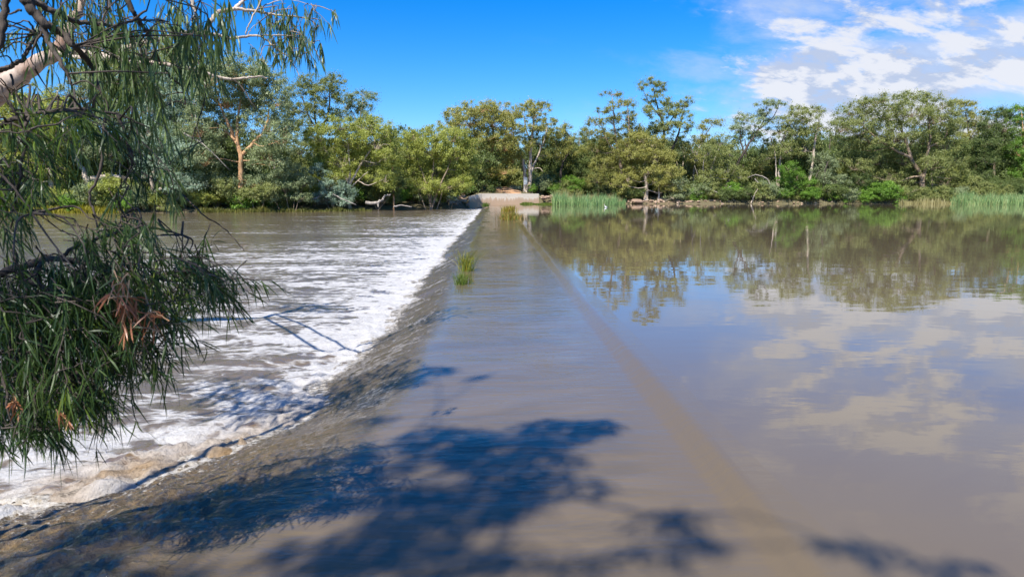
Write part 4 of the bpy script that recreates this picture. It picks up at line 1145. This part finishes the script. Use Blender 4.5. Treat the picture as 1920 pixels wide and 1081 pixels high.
def strip_leaves(mb, B, D, ln, wd, droop, rg):
    """curved narrow leaves: base points B, directions D"""
    n = len(B)
    D = unit(D); l = ln[:, None]
    side = unit(np.cross(D, rg.normal(0, 1, (n, 3))))
    curl = rg.normal(0, .16, (n, 1)); cd = np.cross(D, side)
    ts = np.array([0, .22, .5, .78, 1.0]); ws = np.array([.18, .85, 1.0, .7, 0])
    C = []
    for t in ts:
        C.append(B + D * l * t + np.array([0, 0, -1.0]) * (droop[:, None] * l * t * t) + cd * l * curl * 4 * t * (1 - t) * .5 + side * l * curl * t * t * .6)
    v = [C[0]]
    tw = rg.uniform(-1.2, 1.2, (n, 1))
    for t, w, c in zip(ts[1:4], ws[1:4], C[1:4]):
        s_ = side * np.cos(tw * t) + cd * np.sin(tw * t)
        v += [c - s_ * wd[:, None] * w * .5, c + s_ * wd[:, None] * w * .5]
    v.append(C[4])
    V = np.stack(v, 1).reshape(-1, 3)
    i = np.arange(n)[:, None] * 8
    mb.add(V, np.concatenate([i + np.array([[1, 2, 4, 3]]), i + np.array([[3, 4, 6, 5]])]), np.concatenate([i + np.array([[0, 2, 1]]), i + np.array([[5, 6, 7]])]))


def twig_spray(lv, wd, a, d, length, nleaf, ll, lw, droop, rg, r=.004):
    k = 6; t = np.linspace(0, 1, k)[:, None]
    d = unit(d)
    pth = a + d * length * t + np.array([0, 0, -1.0]) * length * .35 * droop * t ** 2 + rg.normal(0, .012, (k, 3)) * t
    wd.tube(pth, np.linspace(r, r * .35, k), 4, cap=False)
    tt = rg.uniform(.12, 1.0, nleaf)
    B = np.stack([np.interp(tt, t[:, 0], pth[:, c]) for c in range(3)], 1)
    tg = unit(pth[-1] - pth[0])
    D = tg * .55 + unit(rg.normal(0, 1, (nleaf, 3))) * .65 + np.array([0, 0, -1.0]) * droop * .7
    strip_leaves(lv, B, D, ll * rg.uniform(.6, 1.2, nleaf), lw * rg.uniform(.7, 1.25, nleaf), droop * rg.uniform(.15, .7, nleaf), rg)


def pxpath(pts):
    return [at(x, y, d) for x, y, d in pts]


def nearest(nodes, p):
    dd = np.linalg.norm(nodes - p, axis=1) + np.maximum(0, p[2] - nodes[:, 2]) * .4
    return nodes[int(np.argmin(dd))]


def spray_mass(ells, lv, wd, nodes, rg, dens, depth, tl, nleaf, ll, lw, droop, dirpx, link=True, young=None):  # young: mesh and share of the lighter, sunlit-toned leaves
    """sprays filling photo ellipses (px, py, rx, ry, weight) at a range of distances"""
    for (ex, ey, rx, ry, wt) in ells:
        n = max(2, int(dens * wt * rx * ry / 1000.0))
        for k in range(n):
            a_ = rg.uniform(0, 2 * math.pi); rr = math.sqrt(rg.uniform(0, 1))
            px, py = ex + rx * rr * math.cos(a_), ey + ry * rr * math.sin(a_)
            p = at(px, py, rg.uniform(*depth))
            d = RIGHT * dirpx[0] + UP * dirpx[1] + rg.normal(0, .55, 3)
            d = unit(d); a0 = p - d * tl * .5
            tgt = lv if young is None or rg.uniform() > young[1] else young[0]
            twig_spray(tgt, wd, a0, d, tl * rg.uniform(.6, 1.3), int(nleaf * rg.uniform(.7, 1.3)), ll, lw, droop, rg)
            if link and rg.uniform() < .45:
                s = nearest(nodes, a0)
                L_ = np.linalg.norm(a0 - s)
                if .05 < L_ < 1.2:
                    wd.tube(smooth_path([s, (s + a0) / 2 + rg.normal(0, .03, 3) + [0, 0, .04], a0], 3), np.linspace(.007, .004, 7), 4, cap=False)


# --- narrow leaved wattle reaching in from the left
rg = np.random.default_rng(901)
wb = np.array([-5.6, 2.2, gz(-5.6, 2.2)])
wat = empty('wattle_tree', wb, 'dark green narrow leaved wattle whose low bough hangs over the foam at left', 'tree')
br, lv, yg, tw = MB(), MB(), MB(), MB()
BR = [
    ([tuple(wb - [0, 0, .2]), (-5.4, 2.5, .8), (-4.4, 3.2, 1.35)] , .10, .05),
]
pmain = [np.array(wb) - [0, 0, .2], np.array([-5.3, 2.4, .55]), np.array([-4.3, 3.3, 1.1])]
b1 = pxpath([(-60, 548, 3.75), (0, 512, 3.7), (60, 494, 3.7), (110, 484, 3.7), (200, 502, 3.7), (300, 522, 3.75), (390, 528, 3.85)])
br.tube(smooth_path(pmain + b1[:1], 5), np.linspace(.075, .024, 16), 8)
P1 = smooth_path(b1, 6, .004, rg); br.tube(P1, np.linspace(.024, .006, len(P1)), 7)
subs = [[(30, 500, 3.7), (60, 525, 3.6), (110, 560, 3.5), (160, 600, 3.4)], [(80, 490, 3.7), (40, 560, 3.5), (20, 640, 3.4), (40, 740, 3.4)], [(150, 492, 3.7), (200, 560, 3.6), (240, 620, 3.5), (250, 690, 3.5)],
        [(110, 484, 3.7), (170, 450, 3.8), (260, 430, 3.9), (340, 440, 3.9)], [(0, 560, 3.6), (80, 640, 3.4), (130, 720, 3.4), (150, 790, 3.4)], [(250, 512, 3.7), (300, 560, 3.7), (320, 620, 3.7)], [(-40, 600, 3.4), (0, 700, 3.3), (30, 800, 3.3)],
        [(300, 522, 3.75), (360, 500, 3.9), (420, 512, 4.0)]]
nodes = [P1]
for s_ in subs:
    PP = smooth_path(pxpath(s_), 5, .006, rg); br.tube(PP, np.linspace(.012, .004, len(PP)), 6); nodes.append(PP)
# second, higher bough with the arching sprays
b2 = pxpath([(-80, 250, 3.6), (0, 232, 3.6), (60, 215, 3.65), (140, 205, 3.7), (220, 215, 3.8), (280, 240, 3.9)])
P2 = smooth_path(b2, 5, .005, rg); br.tube(P2, np.linspace(.016, .004, len(P2)), 6); nodes.append(P2)
br.tube(smooth_path([pmain[2], np.array([-4.2, 3.4, 1.9]), b2[0]], 5), np.linspace(.04, .016, 11), 7)
for s_ in ([(60, 215, 3.65), (40, 290, 3.5), (30, 380, 3.5), (20, 430, 3.5)], [(220, 215, 3.8), (245, 280, 3.8), (240, 350, 3.8), (225, 420, 3.8)], [(-40, 300, 3.4), (20, 340, 3.4), (60, 400, 3.4)]):
    PP = smooth_path(pxpath(s_), 5, .008, rg); br.tube(PP, np.linspace(.009, .003, len(PP)), 6); nodes.append(PP)
NODES = np.concatenate(nodes)
ell = [(80, 537, 100, 55, 1.2), (215, 532, 90, 50, 1.1), (330, 517, 80, 45, .9), (415, 522, 45, 30, .8), (230, 452, 90, 38, .7), (355, 470, 50, 24, .5), (80, 606, 100, 70, 1.3), (190, 591, 80, 55, 1.1), (280, 592, 50, 45, .9), (60, 696, 85, 60, 1.3), (170, 681, 70, 45, 1.1), (255, 656, 50, 38, .9), (40, 766, 60, 45, 1.1), (140, 741, 55, 40, 1.0), (70, 801, 55, 25, .7), (190, 736, 28, 24, .8), (5, 816, 25, 25, .5), (300, 656, 14, 24, .5)]
spray_mass(ell, lv, tw, NODES, rg, 9.5, (3.25, 4.0), .26, 15, .135, .0075, .75, (.55, -.35), young=(yg, .10))
ell2 = [(30, 270, 60, 40, 1.0), (25, 340, 45, 45, 1.5), (10, 405, 34, 35, 1.7), (70, 300, 40, 40, .5), (130, 218, 90, 18, .9), (215, 228, 60, 18, .8), (50, 222, 60, 16, .8), (245, 270, 24, 35, .9), (240, 335, 26, 40, .9), (228, 395, 28, 30, .8), (190, 255, 40, 20, .5), (285, 300, 18, 36, .3), (280, 425, 30, 20, .9)]
spray_mass(ell2, lv, tw, NODES, rg, 5.0, (3.3, 4.1), .24, 14, .13, .0075, .8, (.45, -.35), young=(yg, .08))
spray_mass([(110, 212, 90, 12, 1.0), (60, 232, 60, 10, .8), (300, 560, 30, 20, .6), (20, 590, 30, 24, .6), (350, 550, 30, 18, .5)], yg, tw, NODES, rg, 7, (3.3, 3.7), .22, 11, .13, .0075, .6, (.6, -.1))  # yellow green arching spray; the lower ones paint sunlit leaves lighter
br.build('branch', BARK['dark'], wat, wb, smooth=True)
tw.build('twigs', BARK['dark'], wat, wb)['kind'] = 'stuff'
lv.build('crown', M_WATTLE, wat, wb)
yy = yg.build('sunlit_leaves', M_WLIT, wat, wb); yy['label'] = 'lighter yellow green leaves, partly coloured as if sunlit'
dl, dtw = MB(), MB()
spray_mass([(255, 560, 34, 26, 1.0), (285, 580, 16, 22, 1.0), (218, 520, 14, 10, 1.5)], dl, dtw, NODES, rg, 5, (3.2, 3.3), .16, 9, .11, .008, .7, (.5, -.35), link=False)
spray_mass([(30, 752, 5, 5, 10), (118, 780, 4, 8, 10)], dl, dtw, NODES, rg, 5, (3.25, 3.3), .08, 6, .06, .009, .7, (.3, -.5), link=False)
dd_ = dl.build('dead_leaves', M_DEAD, wat, wb); dd_['label'] = 'cluster of dry orange brown leaves'
dt_ = dtw.build('dead_twigs', BARK['orange'], wat, wb); dt_['kind'] = 'stuff'

# --- big gum beside the camera: limbs enter the frame top left, crown overhead
rg = np.random.default_rng(902)
gb = np.array([-7.4, -.6, gz(-7.4, -.6)])
gum = empty('gum_tree', gb, 'overhanging gum with dark limbs and drooping leaves across the upper left', 'tree')
tk, tw, lv = MB(), MB(), MB(); gp = MB(); lvf, twf = MB(), MB()
TP = smooth_path([gb - [0, 0, .3], gb + [.1, .0, 1.6], gb + [.5, -.3, 3.4], gb + [.9, -.9, 5.6], gb + [1.6, -1.6, 8.2], gb + [2.6, -2.2, 10.6]], 5, .03, rg)
tk.tube(TP, np.concatenate([np.linspace(.30, .10, 16), np.linspace(.09, .03, len(TP) - 16)]), 12)
gn = []


def limb(pts, r0, r1, world=None, mbt=None):
    P = (world or []) + pxpath(pts)
    PP = smooth_path(P, 5, max(.004, r0 * .12), rg)
    (mbt or tk).tube(PP, np.linspace(r0, r1, len(PP)), 7); gn.append(PP)


limb([(0, -75, 5.2), (30, -30, 5.0), (47, 0, 5.0), (67, 27, 5.0), (87, 47, 5.0), (111, 60, 5.1), (138, 84, 5.1), (155, 102, 5.2), (173, 131, 5.3), (180, 152, 5.3)], .050, .012, [TP[12], (TP[12] + at(0, -75, 5.2)) / 2 + [0, 0, .4]])
limb([(76, 40, 5.0), (95, 84, 5.0), (111, 113, 4.9), (129, 142, 4.9), (134, 160, 4.9)], .022, .006)
limb([(50, 0, 5.0), (71, 7, 5.1), (111, 27, 5.2), (151, 42, 5.4), (189, 44, 5.6), (218, 49, 5.7), (251, 36, 5.8), (275, 20, 5.8)], .026, .008)
limb([(-30, 140, 5.4), (0, 131, 5.4), (22, 122, 5.4), (44, 111, 5.4), (58, 84, 5.5), (78, 60, 5.6), (84, 45, 5.0)], .022, .010)
limb([(-20, 105, 5.0), (0, 82, 5.0), (7, 44, 5.0), (12, 0, 5.0), (14, -40, 5.0)], .026, .022)
limb([(240, 0, 5.8), (250, 24, 5.8), (262, 44, 5.9), (284, 72, 6.0), (292, 100, 6.0), (304, 120, 6.1), (324, 148, 6.2), (341, 163, 6.3), (348, 196, 6.3)], .020, .006)
limb([(304, 120, 8.2), (350, 128, 8.4), (389, 139, 8.6), (429, 148, 8.7), (463, 146, 8.8), (485, 144, 8.9), (502, 146, 9.0)], .032, .008, [at(140, 96, 11.3), at(200, 104, 10.2), at(255, 116, 9.0)], mbt=gp)
limb([(429, 148, 8.7), (446, 155, 8.7), (466, 183, 8.6), (480, 206, 8.6)], .012, .004)
limb([(180, 150, 5.3), (200, 200, 5.3), (192, 260, 5.3), (188, 320, 5.3), (168, 360, 5.3), (176, 395, 5.3), (190, 415, 5.3), (205, 440, 5.3)], .014, .006)
limb([(324, 355, 6.5), (342, 364, 6.5), (378, 400, 6.4), (413, 422, 6.4), (440, 448, 6.4), (458, 471, 6.4)], .010, .003, [at(260, 320, 6.6)])
limb([(370, 110, 6.6), (384, 150, 6.5), (380, 200, 6.4), (360, 260, 6.4), (352, 300, 6.4)], .008, .003)
for s_ in ([(20, 140, 5.3), (30, 170, 5.2), (40, 190, 5.2)], [(60, 90, 5.4), (30, 80, 5.4), (0, 100, 5.4)], [(67, 60, 5.4), (50, 40, 5.4), (20, 50, 5.4)], [(40, 20, 5), (20, 25, 5), (-10, 40, 5)], [(0, 160, 5), (15, 195, 5), (35, 215, 5)], [(225, 50, 5.7), (255, 75, 5.7), (270, 110, 5.7)], [(190, 45, 5.6), (200, 20, 5.6), (230, -10, 5.6)], [(80, 55, 5), (60, 100, 5), (66, 130, 5)], [(290, 100, 6), (270, 130, 6), (280, 160, 6)]):
    limb(s_, .009, .003)
# pale sinuous limbs farther out with small leaves against the sky
_tk, tk = tk, gp
limb([(200, 108, 8.2), (240, 88, 8.3), (300, 74, 8.4), (337, 62, 8.5), (370, 62, 8.6), (402, 65, 8.7), (429, 72, 8.8), (450, 70, 8.9), (466, 67, 9.0), (485, 68, 9.0), (503, 78, 9.0), (516, 91, 9.0), (537, 104, 9.1), (553, 126, 9.1), (563, 146, 9.1)], .032, .004, [at(104, 98, 11.0), at(150, 108, 9.8)])
limb([(390, 50, 8.8), (396, 39, 8.8), (411, 22, 8.9), (437, 17, 9.0), (452, 6, 9.1), (463, -6, 9.2), (470, -18, 9.3)], .030, .018, [at(385, 64, 8.65)])
limb([(441, 17, 9.0), (472, 20, 9.1), (503, 26, 9.2), (540, 30, 9.3), (577, 35, 9.4), (592, 48, 9.4)], .022, .004)
limb([(492, -6, 9.1), (489, 2, 9.1), (476, 28, 9.0), (465, 50, 9.0), (461, 65, 9.0)], .010, .008)
limb([(485, 68, 9.0), (510, 66, 9.1), (540, 68, 9.2), (565, 72, 9.3), (590, 82, 9.3)], .010, .003)
limb([(465, 66, 9.0), (470, 55, 9.0), (483, 44, 9.0)], .006, .003)
limb([(480, 20, 9.1), (510, 5, 9.2), (545, 0, 9.3), (585, 10, 9.3)], .008, .003)
limb([(358, -10, 6.0), (362, 10, 6.0), (366, 26, 6.0), (360, 38, 6.0)], .018, .008)
tk = _tk
GN = np.concatenate(gn)
big = [(-70, 40, 60, 60, .8), (-160, 60, 70, 80, .8), (-90, 150, 60, 50, .6), (-260, 40, 80, 80, .8), (-200, -60, 120, 50, .7), (-60, -60, 100, 40, .7), (60, 30, 60, 36, .35), (150, 20, 60, 24, .7), (120, 80, 60, 30, .45), (220, 30, 50, 30, .8), (190, 90, 40, 40, .8), (245, 80, 40, 40, .8), (300, 30, 40, 30, .9), (340, 40, 34, 44, 1.3), (375, 70, 30, 40, 1.1), (320, 90, 34, 34, .6), (395, 85, 18, 20, .5), (230, 140, 45, 36, .9), (265, 120, 30, 36, .9), (180, 170, 40, 26, .7), (150, 120, 36, 24, .4), (290, 190, 36, 40, .5), (340, 120, 24, 30, .3), (40, 110, 40, 40, .2), (60, 175, 40, 20, .25), (330, 200, 26, 30, .3), (300, 260, 30, 40, .28), (260, 205, 40, 24, .7), (170, 300, 36, 40, .14), (345, 300, 26, 40, .14), (320, 370, 20, 30, .4), (215, 400, 16, 26, .3), (330, 10, 30, 14, .8), (400, 25, 20, 16, .5), (400, 50, 14, 18, .5)]  # leftmost sprays lie out of view, added to dapple shade on the foam
spray_mass(big, lv, tw, GN, rg, 8.2, (5.0, 6.4), .30, 12, .155, .014, 1.25, (.2, -.5))
fine = [(520, 25, 44, 24, 1.0), (560, 45, 34, 30, 1.0), (500, 50, 20, 18, .8), (540, 75, 36, 24, 1.0), (580, 75, 22, 22, .7), (530, 100, 10, 14, .6), (498, 112, 12, 14, 1.5), (478, 88, 8, 12, 1.2), (575, 105, 10, 12, .7), (595, 108, 7, 12, .9), (515, 95, 6, 10, 1.0), (606, 88, 4, 12, 1.6), (600, 16, 10, 16, 1.1), (586, 30, 6, 20, 1.0), (625, 18, 5, 6, 1.2), (552, 98, 5, 8, 1.2), (410, 20, 14, 12, .5), (470, -5, 20, 14, .8), (430, 60, 8, 10, .3), (555, 8, 20, 10, .8)]
spray_mass(fine, lvf, twf, GN, rg, 14, (8.6, 9.6), .20, 11, .125, .014, 1.3, (.1, -.5))
# isolated long leaves hanging in front of the sky
for (x, y, n_) in ((418, 55, 3), (431, 58, 3), (437, 55, 4), (400, 62, 3), (426, 8, 6), (413, 6, 3), (398, 75, 4)):
    a = at(x, y - 8, 4.2); B = a + rg.normal(0, .015, (n_, 3))
    strip_leaves(lv, B, np.array([0, 0, -1.0]) + rg.normal(0, .16, (n_, 3)), rg.uniform(.13, .2, n_), rg.uniform(.011, .016, n_), np.full(n_, .2), rg)

# crown overhead: it throws the dappled shade on the weir
shade = [(830, 825, 110, 38, 1), (950, 860, 150, 62, 1.25), (1060, 805, 120, 28, 1.1), (1130, 792, 50, 16, .7), (880, 940, 170, 50, 1), (740, 905, 80, 50, .9), (1110, 905, 60, 16, .6), (1000, 920, 70, 40, .8),
         (760, 985, 150, 40, .9), (620, 1040, 170, 50, .8), (860, 1040, 190, 50, .9), (1040, 1060, 120, 26, .7), (1240, 965, 90, 20, .7), (1310, 1015, 90, 28, .7), (1180, 1040, 80, 30, .5), (1640, 1045, 70, 16, .8), (1760, 1075, 110, 18, .7), (1550, 1030, 60, 10, .5),
         (690, 855, 50, 22, .7), (420, 905, 200, 34, .9), (200, 960, 210, 40, .9), (90, 1040, 160, 50, .9), (330, 1060, 160, 30, .6), (620, 930, 70, 26, .7), (740, 705, 80, 15, 1), (810, 690, 60, 10, .9), (680, 735, 50, 10, .9), (905, 703, 26, 6, .7), (700, 775, 60, 12, .5)]
cm = MB(); ends = []
rg = np.random.default_rng(903)
for (ex, ey, rx, ry, wt) in shade:
    g0 = on(ex, ey, -.1); g1 = on(ex, ey + ry, -.1); g2 = on(ex, ey - ry, -.1)
    ln_y = abs(g2[1] - g1[1]); wx = 2 * rx * (g0[1] / F)
    areag = wx * ln_y * .785
    h = rg.uniform(9.5, 13.0)
    n = int(areag * (430 if ex > 640 else 560) * wt)
    a_ = rg.uniform(0, 2 * math.pi, n); rr = np.sqrt(rg.uniform(0, 1, n)) * rg.uniform(.75, 1.12, n)
    GX = g0[0] + wx * .5 * rr * np.cos(a_); GY = (g1[1] + g2[1]) / 2 + ln_y * .5 * rr * np.sin(a_)
    hh = h + rg.normal(0, .45, n)
    tpar = (hh + .1) / SDIR[2]
    P = np.stack([GX, GY, np.full(n, -.1)], 1) + SDIR * tpar[:, None]
    # gather the leaves into tufts
    m_ = max(3, n // 40); cc = P[rg.integers(0, n, m_)]
    idx = np.argmin(((P[:, None, :] - cc[None]) ** 2).sum(-1), 1)
    P = P * .72 + cc[idx] * .28
    D = np.array([0, 0, -1.0]) + rg.normal(0, .6, (n, 3))
    strip_leaves(cm, P, D, rg.uniform(.15, .26, n), rg.uniform(.028, .045, n), np.full(n, .2), rg)
    ends.append((P.mean(0), cc))
cr_nodes = TP[14:]
order = sorted(range(len(ends)), key=lambda k: np.linalg.norm(ends[k][0] - TP[-1]))
cn = cr_nodes.copy()
for k in order:
    c, cc = ends[k]
    s = cn[int(np.argmin(np.linalg.norm(cn - c, axis=1)))]
    PP = smooth_path([s, (s + c) / 2 + rg.normal(0, .1, 3), c], 6, .02, rg)
    tk.tube(PP, np.linspace(.011, .007, len(PP)), 5)
    cn = np.vstack([cn, PP])
    for q0 in cc[::2]:
        tw.tube(smooth_path([c, (c + q0) / 2 + rg.normal(0, .06, 3), q0], 3), np.linspace(.008, .004, 7), 4, cap=False)
tk.build('trunk', BARK['dark'], gum, gb, smooth=True)
tw.build('twigs', BARK['dark'], gum, gb)['kind'] = 'stuff'
lv.build('crown', M_GUM, gum, gb)
cm.build('canopy', M_GUM, gum, gb)

# --- thick pale limb of a neighbouring gum on the near left
rg = np.random.default_rng(904)
nb = np.array([-13.5, 9.0, gz(-13.5, 9.0) - .2])
if nb[2] < -0.6: nb[2] = -1.2
ng = empty('gum_tree', nb, 'pale limbed gum slanting in at the left edge with fine sprays against the sky', 'tree')
o_ = gp.build('limb', BARK['pale'], ng, nb, smooth=True); lvf.build('spray', M_GUM, ng, nb); twf.build('spray_twigs', BARK['brown'], ng, nb)['kind'] = 'stuff'
tk2, lv2, tw2 = MB(), MB(), MB()
M_MOTTLE = bark_mat('bark_mottled', (.20, .11, .07), (.48, .39, .32), 2.2)
A = pxpath([(-110, 250, 11.5), (-40, 203, 11.3), (0, 168, 11.2), (40, 140, 11.1), (82, 112, 11.0), (104, 98, 11), (122, 66, 11.2), (140, 34, 11.4), (152, 0, 11.6), (160, -40, 11.8)])
PP = smooth_path([nb, nb + [.3, .3, 1.6]] + A, 6, .015, rg); tk2.tube(PP, np.concatenate([np.linspace(.30, .105, len(PP) - 30), np.linspace(.105, .05, 30)]), 10)
B_ = pxpath([(104, 98, 11), (140, 98, 11.3), (175, 92, 11.6), (215, 70, 11.9)])
QQ = smooth_path(B_, 5, .01, rg); tk2.tube(QQ, np.linspace(.08, .03, len(QQ)), 7)
spray_mass([(165, -45, 70, 45, 1.0), (110, -70, 70, 45, .8), (215, -40, 60, 40, .7), (150, 10, 40, 30, .5), (200, 65, 30, 20, .5), (215, 50, 24, 24, .6)], lv2, tw2, np.concatenate([PP, QQ]), rg, 7, (11, 12), .4, 12, .17, .02, 1.2, (.2, -.5))  # sprays above the frame are added to break up the limb's shadow
tk2.build('trunk', M_MOTTLE, ng, nb, smooth=True); tw2.build('twigs', BARK['brown'], ng, nb)['kind'] = 'stuff'; lv2.build('crown', M_GUM, ng, nb)
# ------------------------------------------------------------------ sun, sky and clouds
sl = bpy.data.lights.new('sun', 'SUN'); sl.energy = 5.0; sl.angle = R(0.53); sl.color = (1.0, .95, .87)
so_ = bpy.data.objects.new('sun', sl); COL.objects.link(so_)
so_.rotation_euler = Vector(tuple(SDIR)).to_track_quat('Z', 'Y').to_euler()
so_.location = (0, 0, 60)

w = bpy.data.worlds.new('World'); scene.world = w; w.use_nodes = True
nt = w.node_tree
for n in list(nt.nodes): nt.nodes.remove(n)
out = nt.nodes.new('ShaderNodeOutputWorld')
sky = N(nt, 'ShaderNodeTexSky', sky_type='NISHITA', sun_disc=False)
sky.sun_elevation = SUN_EL
sky.sun_rotation = math.atan2(SDIR[0], SDIR[1])
sky.altitude = 200; sky.air_density = 1.0; sky.dust_density = .3; sky.ozone_density = 2.0
hs = N(nt, 'ShaderNodeHueSaturation', i_Saturation=1.30, i_Value=1.0)
tint = N(nt, 'ShaderNodeMix', data_type='RGBA', blend_type='MULTIPLY'); tint.inputs[0].default_value = 1.0; tint.inputs[7].default_value = (.80, .96, 1.28, 1)
L(nt, sky.outputs[0], tint.inputs[6]); L(nt, tint.outputs[2], hs.inputs['Color'])
tc = N(nt, 'ShaderNodeTexCoord'); sep = N(nt, 'ShaderNodeSeparateXYZ'); L(nt, tc.outputs['Generated'], sep.inputs[0])
zz = math_n(nt, 'ADD', math_n(nt, 'MAXIMUM', sep.outputs['Z'], 0.0), 0.45)
cb = N(nt, 'ShaderNodeCombineXYZ')
L(nt, math_n(nt, 'DIVIDE', sep.outputs['X'], zz), cb.inputs[0]); L(nt, math_n(nt, 'DIVIDE', sep.outputs['Y'], zz), cb.inputs[1])
az = math_n(nt, 'DIVIDE', sep.outputs['X'], math_n(nt, 'MAXIMUM', sep.outputs['Y'], .05))
front = maprange(nt, sep.outputs['Y'], -.1, .25)
warpn = noise(nt, cb.outputs[0], 2.6, 7, .62)
azw = math_n(nt, 'ADD', az, math_n(nt, 'MULTIPLY', math_n(nt, 'SUBTRACT', warpn, .5), .75))
# more cloud to the right; the edge moves left lower down
elev = maprange(nt, sep.outputs['Z'], .25, .36, 1.0, .3)
mask = math_n(nt, 'MULTIPLY', maprange(nt, azw, .27, .46), elev)
P2 = cb.outputs[0]
bank = noise(nt, mapping(nt, P2, (1, 1.4, 1), loc=(2.2, .6, 0)), 2.4, 4, .55, .3)
puff_n = noise(nt, mapping(nt, P2, (1, 1.7, 1), loc=(1.3, 5.2, 0)), 7.5, 10, .62, .25)
shade_n = noise(nt, mapping(nt, P2, (1, 1.7, 1), loc=(1.3, 5.30, 0)), 7.5, 6, .6, .25)
cover = math_n(nt, 'ADD', math_n(nt, 'MULTIPLY', math_n(nt, 'SUBTRACT', bank, .5), .75), math_n(nt, 'MULTIPLY', mask, .21))
pv = math_n(nt, 'ADD', puff_n, cover)
puff = maprange(nt, pv, .50, .76)
lit = maprange(nt, math_n(nt, 'ADD', math_n(nt, 'MULTIPLY', math_n(nt, 'SUBTRACT', puff_n, shade_n), 1.6), math_n(nt, 'MULTIPLY', math_n(nt, 'SUBTRACT', noise(nt, P2, 16.0, 6, .65), .5), .35)), -.12, .10)
veil = maprange(nt, math_n(nt, 'ADD', noise(nt, mapping(nt, P2, (.6, 1.5, 1), loc=(3.1, 1.7, 0), rot=(0, 0, .3)), 3.0, 9, .62, .5), math_n(nt, 'MULTIPLY', math_n(nt, 'SUBTRACT', bank, .5), .5)), .26, .62)
wisp = math_n(nt, 'MULTIPLY', maprange(nt, noise(nt, mapping(nt, P2, (.5, 1.4, 1), loc=(9, 2, 0)), 3.2, 8, .62, .4), .52, .72), maprange(nt, azw, .06, .3))
cv = math_n(nt, 'MULTIPLY', mask, math_n(nt, 'MULTIPLY', veil, .82))
hi = maprange(nt, sep.outputs['Z'], .27, .40, 1.0, .35)
cp = math_n(nt, 'MULTIPLY', math_n(nt, 'MULTIPLY', puff, math_n(nt, 'MULTIPLY', maprange(nt, azw, .18, .34), hi)), .95)
cl = math_n(nt, 'MULTIPLY', math_n(nt, 'MAXIMUM', math_n(nt, 'MAXIMUM', cv, cp), math_n(nt, 'MULTIPLY', wisp, .45)), front)
pc = mixc(nt, lit, (3.7, 4.25, 5.5), (5.9, 6.0, 6.4))
ccol = mixc(nt, puff, (4.1, 4.8, 6.2), pc)
skyc = mixc(nt, cl, hs.outputs[0], ccol)
bg = N(nt, 'ShaderNodeBackground', i_Strength=0.081); L(nt, skyc, bg.inputs['Color']); L(nt, bg.outputs[0], out.inputs['Surface'])

scene.view_settings.view_transform = 'Standard'
scene.view_settings.look = 'None'
scene.view_settings.exposure = 0.85
scene.view_settings.gamma = 1.0
scene.view_settings.use_curve_mapping = False
scene.render.engine = 'CYCLES'
scene.cycles.max_bounces = 6
scene.cycles.transparent_max_bounces = 4
scene.cycles.use_denoising = True
